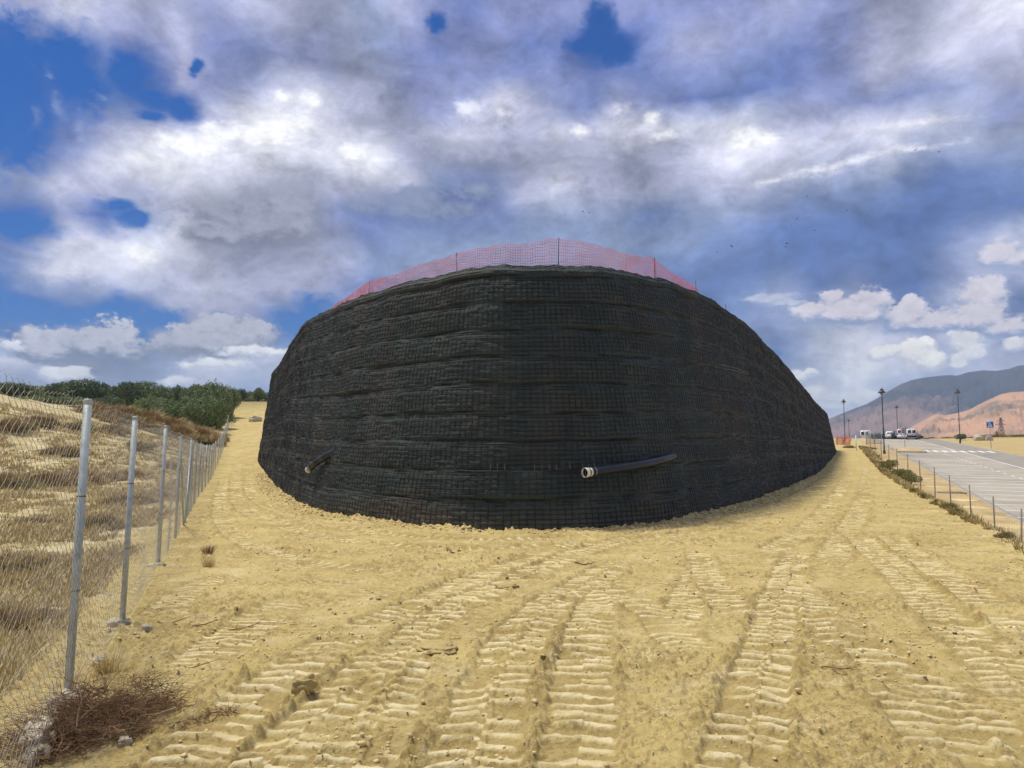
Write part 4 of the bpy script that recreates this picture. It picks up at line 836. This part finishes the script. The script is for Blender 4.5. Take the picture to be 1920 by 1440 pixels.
def bush_mesh(n_stem, n_leaf, h, r, lw, up=.6, seed=0, lobes=1):
    "a bush of radius r: thin stems from the base and many small leaves spread through lobes"
    mb = MB(); R2 = np.random.default_rng(seed)
    cs_ = [(0, 0, h*.55, r, h*.5)] if lobes == 1 else [(r*.6*math.cos(t), r*.6*math.sin(t), h*R2.uniform(.4, .66), r*R2.uniform(.38, .6), h*R2.uniform(.24, .36)) for t in np.linspace(0, 2*PI, lobes, endpoint=False)+R2.uniform(0, .8, lobes)]+[(0, 0, h*.62, r*.6, h*.38)]
    per = n_leaf//len(cs_)
    for cx, cy, cz, cr, ch in cs_:
        d = R2.normal(size=(per, 3)); d /= np.linalg.norm(d, axis=1)[:, None]; rad = R2.uniform(.35, 1, per)**.4*(1+.22*pn(d[:, 0]*2.2+seed, d[:, 1]*2.2+d[:, 2]*1.7)+.12*pn(d[:, 0]*6+seed, d[:, 2]*6+d[:, 1]*3))
        P = np.array([cx, cy, cz])+d*rad[:, None]*np.array([cr, cr, ch]); P[:, 2] = np.maximum(P[:, 2], .03)
        A = R2.normal(size=(per, 3)); A[:, 2] += up; A /= np.linalg.norm(A, axis=1)[:, None]; Bv = np.cross(A, R2.normal(size=(per, 3))); Bv /= np.linalg.norm(Bv, axis=1)[:, None]
        s = lw*R2.uniform(.6, 1.5, per)[:, None]; V = np.stack([P-A*s*1.5, P+Bv*s*.6, P+A*s*1.5, P-Bv*s*.6], 1); mb.add(V.reshape(-1, 3), np.arange(per)[:, None]*4+np.array([[0, 1, 2, 3]]))
    return mb
def stems_mesh(n, h, r, rad, seed=0):
    mb = MB(); R2 = np.random.default_rng(seed)
    for i in range(n):
        a = R2.uniform(0, 2*PI); l = R2.uniform(.3, 1)*r; t = np.linspace(0, 1, 5)[:, None]; E = np.array([l*math.cos(a), l*math.sin(a), h*R2.uniform(.5, .95)]); P = t*E*np.array([1, 1, 0])*t+t*E*np.array([0, 0, 1]); mb.tube(P, rad*(1-.75*t[:, 0]), 4)
    return mb
def bush_proto(name, leafm, stemm, h, r, nl, lw, seed, lobes=1, up=.6, part='foliage'):
    root = empty(name, (0, -500, -50)); bush_mesh(0, nl, h, r, lw, up, seed, lobes).build(part, leafm, root); stems_mesh(10, h*.8, r*.8, .02*h, seed).build('stem', stemm, root); return root
used = set()
def place(proto, loc, label, cat, group, rz=0., sc=(1, 1, 1)):
    if proto.name not in used: used.add(proto.name); o = proto; o.location = loc; o.rotation_euler = (0, 0, rz); o.scale = sc
    else: o = dup(proto, loc, rz, sc)
    tag(o, label, cat, group); return o
ORD = ['first', 'second', 'third', 'fourth', 'fifth', 'sixth', 'seventh', 'eighth', 'ninth', 'tenth', 'eleventh', 'twelfth', 'thirteenth', 'fourteenth', 'fifteenth', 'sixteenth', 'seventeenth', 'eighteenth', 'nineteenth', 'twentieth']
# brown brush on the field
def dry_proto(name, leafm, stemm, h, r, nc, seed, w=.012, nb=34):
    root = empty(name, (0, -500, -50)); R2 = np.random.default_rng(seed); a = R2.uniform(0, 2*PI, nc); q = r*R2.random(nc)**.55; c = np.stack([q*np.cos(a), q*np.sin(a), 0*a], 1); mb = MB()
    hh = h*(1.05-.55*(q/r)**2)*(.75+.4*pn(c[:, 0]*1.7+seed, c[:, 1]*1.7)); blades(mb, c, nb, hh, .16*r, w, .62); blades(mb, c+np.array([0, 0, .25*h])*R2.random((nc, 1)), nb//2, hh*.65, .22*r, w*.8, 1.3)
    mb.build('foliage', leafm, root); stems_mesh(10, h*.8, r*.8, .016*h, seed).build('stem', stemm, root); return root
BR = [dry_proto('brown_bush', MT['brush'], MT['twig'], 1.0, .95, 75, 20+i) for i in range(3)]
def brush_row(rows, group, what):
    for j, (px, y, h, w) in enumerate(rows):
        p = at(px, y); z = float(gsurf(p[0], p[1])); place(BR[j % 3], (p[0], p[1], z-.05), what.format(ORD[j]), 'bush', group, rng.uniform(0, 6), (w, w, h))
brush_row([(-40,34,1.3,1.8),(22,33,1.0,1.3),(66,35,1.3,1.7),(118,35,1.0,1.2),(156,37,1.1,1.3),(208,39,.8,1.0),(250,41,.6,.8)], 'brown bushes at the foot of the mound', 'broad brown bush at the foot of the grassy mound, {} from the left')
brush_row([(20,52,1.2,1.6),(75,55,1.0,1.3),(118,48,1.0,1.1),(150,57,.9,1.2),(215,60,1.1,1.4),(268,56,.8,1.0),(320,50,.7,.9)], 'dull bushes on the mound slope', 'scraggy bush up on the slope of the mound, {} from the left')
brush_row([(185,84,1.9,2.6),(213,80,1.8,2.8),(240,77,1.6,2.4),(262,82,2.0,2.8),(283,76,1.5,2.2),(303,80,1.9,2.8),(322,74,1.6,2.2),(338,80,1.8,2.6),(356,73,1.4,2.0),(372,78,1.6,2.3),(390,75,1.4,1.8),(404,80,1.3,1.5)], 'brown scrub band below the trees', 'rusty brown scrub bush in the band below the trees, {} from the left')
brush_row([(78,17,.35,.55),(205,16.5,.5,.45),(30,10.5,.45,.6),(52,7.2,.4,.42),(250,24,.5,.8),(300,27,.5,.7)], 'low dry bushes near the fence', 'low dry bush on the near field seen through the mesh, {} from the left')
# trees on the hill
def tree_proto(m, seed, h=4.2, r=2.3, lobes=7, nl=9000, lw=.085):
    root = empty('hillside_tree', (0, -600, -50)); cr = bush_mesh(0, nl, h*.92, r, lw, .3, seed, lobes); [v.__setitem__((slice(None), 2), v[:, 2]+h*.10) for v in cr.V]; cr.build('crown', m, root)
    tr = MB(); R2 = np.random.default_rng(seed)
    tr.tube([(0, 0, -.3), (.1, 0, h*.2), (.05, .1, h*.45)], [.22, .16, .1], 7)
    for i in range(5): a = i*1.26+R2.uniform(0, .5); tr.tube([(.08, .03, h*.22), (r*.3*math.cos(a), r*.3*math.sin(a), h*.42), (r*.6*math.cos(a), r*.6*math.sin(a), h*.62)], [.1, .07, .03], 5)
    tr.build('trunk', MT['bark'], root); return root
TP_ = {'d': [tree_proto(MT['leafd'], 41), tree_proto(MT['leafd'], 42, lobes=9)], 'o': [tree_proto(MT['leafo'], 43), tree_proto(MT['leafo'], 44, lobes=6), tree_proto(MT['leafo'], 45, lobes=8)], 'g': [tree_proto(MT['leafg'], 46, 2.6, 2.0)]}
LK = {'d': 'dark green', 'o': 'grey-green', 'g': 'light green'}
TR = [ # px, forward distance, top py, width px, look, row
 (14,112,716,60,'d',0),(50,116,722,60,'o',0),(88,112,724,50,'o',0),(118,112,715,52,'d',0),(158,106,711,68,'d',0),(196,110,728,46,'o',0),(238,103,717,56,'d',0),(262,113,715,50,'o',0),(298,112,722,40,'o',0),(332,118,722,26,'d',0),(366,112,721,44,'o',0),(398,108,716,58,'o',0),(424,112,724,40,'o',0),
 (110,98,742,50,'o',1),(205,96,742,50,'d',1),(285,96,743,52,'o',1),(318,94,747,48,'o',1),(350,94,742,52,'o',1),(382,93,744,50,'o',1),(412,95,744,44,'o',1),(330,88,757,46,'g',1),(368,87,755,48,'o',1),(398,88,752,44,'g',1),(275,89,752,34,'g',1),(308,88,756,40,'o',1),
 (434,150,736,26,'o',2),(450,152,728,18,'d',2),(466,156,733,24,'o',2),(484,150,726,20,'o',2),(500,158,735,26,'o',2),(515,152,736,24,'o',2),(535,158,735,26,'o',2)]
RN = ['on the skyline of the thicket', 'in the front of the thicket', 'beyond the end of the dirt track']; cnt = {}
for row in (0, 1, 2):
    for px, y, top, wpx, lk, rw in sorted([t for t in TR if t[5] == row]):
        p = at(px, y); ht = max((CAM[2]+ray(px, top)[2]/ray(px, top)[1]*y-p[2])*1.04, 1.2); r = wpx/FPX*y/2*1.12; c = cnt.get(row, 0); cnt[row] = c+1; pr = TP_[lk][c % len(TP_[lk])]
        bh, br = (2.6, 2.0) if lk == 'g' else (4.2, 2.3); place(pr, (p[0], p[1], p[2]-.15), f'{LK[lk]} rounded tree {RN[row]}, {ORD[c]} from the left', 'tree', 'trees '+RN[row], rng.uniform(0, 6), (r/br, r/br, ht/bh))
# scrub that closes the gaps under the trees
ub = MB(); n = 150
for i in range(n):
    px = rng.uniform(-60, 560); y = rng.uniform(100, 165) if px < 425 else rng.uniform(151, 170); p = at(px, y); s = bush_mesh(0, 260, rng.uniform(.6, 1.5), rng.uniform(1.2, 2.2), .10, .3, 300+i, 3); ub.add(np.concatenate(s.V)+p, np.concatenate(s.F))
tag(ub.build('undergrowth', MT['leafo']), 'grey-green undergrowth closing the gaps between the hillside trees', 'undergrowth', kind='stuff')
# shrubs along the bank
GR = [bush_proto('bank_shrub', MT['green'], MT['twig'], .8, .6, 1500, .03, 60+i, 3, 1.6) for i in range(2)]; OL = [dry_proto('bank_shrub', MT['olive'], MT['twig'], .7, .6, 55, 70+i, .011) for i in range(2)]
SB = [(1668,882,34,22,'g','round green shrub, farthest bright one on the dirt bank'),(1690,899,40,22,'g','leafy green shrub next down the bank from the farthest bright one'),(1709,909,42,26,'g','widest bright green shrub halfway along the dirt bank'),(1731,921,28,16,'g','small green shrub just below the widest one on the bank'),(1738,934,26,13,'o','dull low shrub under the small green one on the bank'),(1759,944,34,18,'o','spreading dull green shrub on the middle of the bank'),(1781,955,34,20,'o','dark olive shrub beside the drain grate fence post'),(1797,966,36,20,'o','scruffy olive shrub left of the second nearest roadside post'),(1820,975,30,16,'o','low olive shrub on the near part of the bank'),(1838,984,26,14,'o','small faded shrub near the right edge of the bank'),(1885,1010,40,20,'o','nearest faded shrub at the right edge of the picture'),(1592,840,26,12,'b','dry brown shrub at the far tip of the wall'),(1628,842,36,10,'b','dry shrub left of the tall lamp base'),(1645,842,28,10,'b','dry shrub right behind the tall lamp base')]
for j, (px, py, wpx, hpx, lk, lab) in enumerate(SB):
    p = hit(px, py); d = p[1]; w = wpx/FPX*d/2/.6*.85; h = hpx/FPX*d/.7*.85; pr = (GR if lk == 'g' else OL if lk == 'o' else BR)[j % 2]; h = h if lk != 'b' else h*.45; w = w if lk != 'b' else w*.6
    place(pr, (p[0], p[1], float(gsurf(p[0], p[1]))-.03), lab, 'shrub', 'shrubs along the dirt bank', rng.uniform(0, 6), (w, w, h))
# far right brush and boulders
FR = [(1800,130,812,20,'dark round bush behind the far right street lamp','d'),(1775,150,818,30,'low brown bush left of the far right lamp','b'),(1822,150,816,26,'olive bush on the sand right of the far lamp','o'),(1845,160,812,34,'wide olive bush above the pale boulders','o'),(1872,155,810,34,'brown bush under the pylons','b'),(1895,158,812,30,'olive bush right of the pylons','o'),(1915,150,811,30,'rightmost dull bush at the picture edge above the sand','b'),(1745,152,818,24,'tiny brown bush at the road crest','b')]
for px, y, top, wpx, lab, lk in FR:
    p = at(px, y); h = max(CAM[2]+ray(px, top)[2]/ray(px, top)[1]*y-p[2], .5); w = wpx/FPX*y/2; pr = {'d': TP_['d'][0], 'o': OL[0], 'b': BR[1]}[lk]; b0 = {'d': (4.2, 2.3), 'o': (.7, .6), 'b': (1, .95)}[lk]
    place(pr, (p[0], p[1], p[2]-.1), lab, 'bush', 'bushes beyond the sand on the right', rng.uniform(0, 6), (w/b0[1], w/b0[1], h/b0[0]))
hb = MB()
for i in range(60):
    px = rng.uniform(1628, 1722); y = rng.uniform(205, 235); p = np.array([(px-960)/FPX*y, y, 3.0]); s = bush_mesh(0, 200, rng.uniform(3.2, 4.4), rng.uniform(1.6, 2.6), .2, .3, 700+i, 3); hb.add(np.concatenate(s.V)+p, np.concatenate(s.F))
tag(hb.build('distant_hedge', MT['hedge']), 'dark green hedge line behind the parked vehicles', 'hedge')
def rock(px, py, w, h, label, name='boulder', m=None, seed=0, cat='rock', rz=0., l=None, sink=.25):
    p = hit(px, py); R2 = np.random.default_rng(seed); th = np.linspace(0, PI, 22); ph = np.linspace(0, 2*PI, 36, endpoint=False); T_, P_ = np.meshgrid(th, ph, indexing='ij'); X_ = np.stack([np.sin(T_)*np.cos(P_), np.sin(T_)*np.sin(P_), np.cos(T_)], -1)
    rr = 1+.28*pn(X_[..., 0]*1.3+seed, X_[..., 1]*1.3+X_[..., 2]*1.7)+.16*pn(X_[..., 0]*3+seed, X_[..., 2]*3+X_[..., 1]*2)+.07*pn(X_[..., 0]*8+X_[..., 1]*3, X_[..., 2]*8+seed)
    V = np.sign(X_)*np.abs(X_)**.8*rr[..., None]*np.array([w/2, (l or w)/2, h*.6]); n = 36; i = np.arange(21)[:, None]*n; j = np.arange(n)[None]; k = (j+1) % n
    o = MB().add(V.reshape(-1, 3), np.stack([i+j, i+n+j, i+n+k, i+k], -1).reshape(-1, 4)).build(name, m or MT['rock'], smooth=True); z = float(gsurf(p[0], p[1])) if p[1] < 55 else p[2]
    o.location = (p[0], p[1], z+h*(.5-sink)); o.rotation_euler = (0, 0, rz); tag(o, label, cat)
rock(1838, 826, 1.9, 1.25, 'larger pale boulder on the sand right of the far lamp', seed=1); rock(1853, 826, 1.3, .9, 'smaller pale boulder touching the larger one on the sand', seed=2)
rock(126, 1335, .19, .14, 'pale lump of concrete around the foot of the nearest fence post', 'concrete_footing', MT['concrete'], 3, 'footing')
rock(72, 1400, .17, .17, 'long rough pale concrete block half covered by the dead brush', 'concrete_block', MT['concrete'], 4, 'concrete block', .5, .44)
rock(188, 1246, .10, .08, 'small grey stone between the two nearest fence posts', 'stone', MT['rock'], 5); rock(234, 1394, .07, .05, 'small white stone at the right edge of the brush pile', 'stone', MT['concrete'], 6)
rock(226, 1382, .07, .055, 'brownish stone tucked against the brush pile', 'stone', MT['clod'], 7); rock(294, 1067, .24, .08, 'whitish concrete patch at the foot of the third fence post', 'concrete_footing', MT['concrete'], 8, 'footing', .4, .16, .42)
rock(222, 1171, .2, .09, 'flat whitish concrete spill at the foot of the second fence post', 'concrete_footing', MT['concrete'], 9, 'footing', .3, .14, .42)
rock(818, 1216, .30, .05, 'flat crusted slab of soil lying between the wheel tracks', 'soil_slab', MT['slab'], 10, 'soil slab', .4, .4); rock(950, 1105, .28, .08, 'blocky clod of soil above the middle of the wheel tracks', 'soil_clod', MT['slab'], 11, 'clod', .2)
rock(568, 1298, .16, .11, 'rounded clod of soil on the left of the wheel tracks', 'soil_clod', MT['slab'], 12, 'clod'); rock(90, 1160, .3, .12, 'white stony outcrop in the grass behind the mesh', 'stone', MT['concrete'], 13, l=.25); rock(275, 1183, .08, .06, 'small pale stone right of the second fence post', 'stone', MT['concrete'], 14)
rock(478, 790, 1.6, .9, 'pale slab of rubble high on the dirt track near the wall', 'rubble_slab', MT['concrete'], 15, 'rubble')
# dead brush, branches
def twigs(mb, C, n, R, h, L_, rad, seed, curl=.5):
    R2 = np.random.default_rng(seed)
    for i in range(n):
        a = R2.uniform(0, 2*PI); rr = R*R2.random()**.6; s = np.array([C[0]+rr*math.cos(a)*1.3, C[1]+rr*math.sin(a), C[2]+R2.uniform(0, h)*(1-(rr/R)**2)]); d = R2.normal(size=3); d[2] = abs(d[2])*.25+.05; d /= np.linalg.norm(d); l = L_*R2.uniform(.35, 1.2); t = np.linspace(0, 1, 6)[:, None]; w = R2.normal(size=3)*curl; w[2] *= .5
        P = s+t*d*l+t*t*w*l*.5+.012*R2.normal(size=(6, 3)); P[:, 2] = np.maximum(P[:, 2], C[2]-.01); mb.tube(P, rad*R2.uniform(.5, 1.5)*(1-.75*t[:, 0]), 4, cap=False)
p = hit(170, 1372); z = float(gsurf(p[0], p[1])); bp = empty('brush_pile', (p[0], p[1], z))
mb = MB(); twigs(mb, (0, -.03, 0), 950, .27, .27, .26, .0021, 1); twigs(mb, (.12, .36, 0), 420, .2, .2, .2, .002, 2); twigs(mb, (-.08, -.32, 0), 260, .2, .16, .24, .0021, 12); mb.build('twigs', MT['twig'], bp)
mb = MB(); twigs(mb, (.05, 0, .06), 26, .4, .2, .3, .003, 3); mb.build('bleached_twigs', MT['bleached'], bp); tag(bp, 'tangled heap of dead brown brushwood at the foot of the nearest fence post', 'brush pile')
p = hit(362, 1345); z = float(gsurf(p[0], p[1])); mb = MB(); [twigs(mb, (dx, dx*1.4, .0), 26, .06, .04, .12, .002, 30+i) for i, dx in enumerate((-.14, -.05, .05, .14))]; tag(mb.build('twig_heap', MT['twig'], loc=(p[0], p[1], z)), 'thin line of brown twigs right of the brushwood heap', 'twigs')
def branch(pxs, r0, label, m='twig', forks=3, seed=0, name='dead_branch'):
    P = np.array([hit(*q) for q in pxs]); P[:, 2] = gsurf(P[:, 0], P[:, 1])+r0*.9; o = P.mean(0); P = smooth_path(P, .04, 2); n = len(P); R2 = np.random.default_rng(seed); P = P+R2.normal(size=P.shape)*r0*.35; mb = MB().tube(P-o, r0*(1-.7*np.linspace(0, 1, n)), 6)
    for f in range(forks):
        i = int(n*R2.uniform(.15, .8)); d = (P[min(i+2, n-1)]-P[i]); d /= np.linalg.norm(d)+1e-9; s = R2.choice([-1, 1]); e = P[i]-o+(d+s*np.array([-d[1], d[0], .35])*.9)*R2.uniform(.08, .22)*max(r0/.012, .5); mb.tube(np.array([P[i]-o, (P[i]-o+e)/2+R2.normal(size=3)*.01, e]), [r0*.6, r0*.45, r0*.2], 5)
    tag(mb.build(name, MT[m], loc=tuple(o)), label, 'branch')
branch([(296,1164),(312,1172),(345,1171),(368,1180),(392,1181)], .011, 'dark forked dead branch lying right of the second fence post', forks=4, seed=2)
branch([(392,1181),(430,1178),(462,1172),(490,1163),(560,1170)], .005, 'long thin dry root trailing right from the dark forked branch', forks=4, seed=3, name='dry_root')
branch([(838,1034),(848,1040),(862,1033)], .02, 'small black twig cluster on the smooth soil before the wall', forks=4, seed=4)
branch([(1828,1103),(1834,1112),(1842,1122)], .012, 'short dark twig upright in the soil on the right', forks=2, seed=5); branch([(1906,1170),(1915,1185),(1921,1200)], .009, 'bleached stick at the right edge of the dirt', 'bleached', 1, 6)
branch([(318,1370),(334,1352),(352,1335),(372,1310)], .005, 'pale bleached twig arching beside the brown twig line', 'bleached', 2, 7); branch([(250,1322),(262,1345),(268,1368)], .005, 'curved pale twig at the right of the brushwood heap', 'bleached', 1, 8)
branch([(1540,1253),(1562,1258),(1592,1270)], .006, 'thin brown twig lying across the tracks right of the lugged imprint', forks=2, seed=9); branch([(1078,1056),(1100,1060),(1118,1054)], .014, 'flat dark stick on the soil in front of the wall centre', forks=1, seed=10); branch([(335,1252),(350,1256),(365,1258)], .008, 'short dark stick above the bleached twig on the left', forks=1, seed=11)
def tuft(px, py, h, m, label):
    p = hit(px, py); mb = MB(); blades(mb, np.array([[0, 0, 0]]), 130, np.array([h]), np.array([h*.35]), .003, 1.1); tag(mb.build('dry_tuft', MT[m], loc=(p[0], p[1], float(gsurf(p[0], p[1]))-.01)), label, 'tuft')
tuft(393, 1065, .22, 'straw', 'larger dry grass tuft on the bare soil right of the fence'); tuft(389, 1041, .2, 'twig', 'smaller dark dry tuft just behind the larger one'); tuft(205, 1262, .22, 'straw', 'pale dry weed tuft between the first and second fence posts'); tuft(372, 850, .5, 'straw', 'dry weed tuft at the fence foot far along the track')
# small red post on the far track
p = hit(432, 772); tag(MB().tube([(0, 0, -.2), (0, 0, 1.3)], .07, 8).lathe([(0, .03), (.075, 0), (.075, -.05)], (0, 0, 1.3), 8).build('red_post', MT['signred'], loc=tuple(p)), 'small red post far up the dirt track by the fence', 'post')

# ------------------------------------------------------------------ birds
def bird_mesh(span):
    b = MB().tube([(0, -.22*span, 0), (0, -.08*span, .01*span), (0, .1*span, 0), (0, .24*span, -.01*span)], [.01*span, .05*span, .055*span, .01*span], 6)
    for s in (-1, 1): V = [(0, .1*span, .02*span), (0, -.08*span, .02*span), (s*.28*span, -.05*span, .14*span), (s*.28*span, .1*span, .14*span), (s*.55*span, -.08*span, .06*span)]; V2 = [(x, y, z+.012*span) for x, y, z in V]; b.add(V+V2, [[0, 1, 2, 3], [8, 7, 6, 5], [0, 3, 8, 5], [1, 6, 7, 2]], [[3, 2, 4], [7, 8, 9], [3, 4, 9], [2, 7, 9], [3, 9, 8], [2, 9, 4][::-1]])
    return b
bm0 = None
BD = [(1717,281,1.5,'larger dark bird of the pair high on the right, left one'),(1761,285,1.3,'dark bird of the pair high on the right, right one'),(1093,397,1.1,'dark bird above the wall, in front of the grey cloud bank'),(1105,399,.9,'tiny bird just right of the dark bird above the wall'),(1060,403,.7,'faint speck of a bird left of the birds above the wall'),(1087,358,.7,'faint bird highest above the wall on the cloud edge'),(1513,368,.8,'single small bird above the dark blue cloud band'),(1589,395,.8,'small lone bird at the right over the dark blue band'),(1494,411,.9,'small bird upper left in the loose flock right of the wall top'),(1484,423,.8,'small bird just under the upper left one of the loose flock'),(1527,432,.9,'rightmost bird of the loose flock right of the wall top'),(1475,457,1.2,'bird with outstretched wings in the middle of the loose flock'),(1473,463,1.0,'bird directly below the one with outstretched wings'),(1372,462,1.1,'bird left of the loose flock above the orange netting end'),(1344,473,.7,'faint lowest bird nearest to the orange netting end')]
for px, py, sp, lab in BD:
    y = 170+rng.uniform(-25, 25); d = ray(px, py); d = d/d[1]*y
    if bm0 is None: o = bird_mesh(1.0).build('flying_bird', MT['bird']); bm0 = o
    else: o = bm0.copy(); COL.objects.link(o)
    s = sp*.85; o.scale = (s, s, s); o.location = tuple(CAM+d); o.rotation_euler = (rng.uniform(-.5, .5), rng.uniform(-.7, .7), rng.uniform(0, 6)); tag(o, lab, 'bird', 'birds flying over the site')

# ------------------------------------------------------------------ haze: the air between here and the mountains
hz = bpy.data.materials.new('haze_air'); hz.use_nodes = True; t = hz.node_tree; t.nodes.remove(t.nodes['Principled BSDF'])
pv = N('ShaderNodeVolumePrincipled', t); pv.inputs['Density Attribute'].default_value = ''; pv.inputs['Temperature Attribute'].default_value = ''; hz.cycles.homogeneous_volume = True; pv.inputs['Color'].default_value = (.58, .76, 1, 1); pv.inputs['Density'].default_value = HAZE; pv.inputs['Anisotropy'].default_value = 0.0
L(pv.outputs[0], t.nodes['Material Output'].inputs['Volume'], t)
x0, x1, y0, y1, z0_, z1_ = -5400, 5400, -5400, 5400, -45, 380
tag(MB().box(((x0+x1)/2, (y0+y1)/2, (z0_+z1_)/2), (x1-x0, y1-y0, z1_-z0_)).build('haze', hz), kind='stuff')
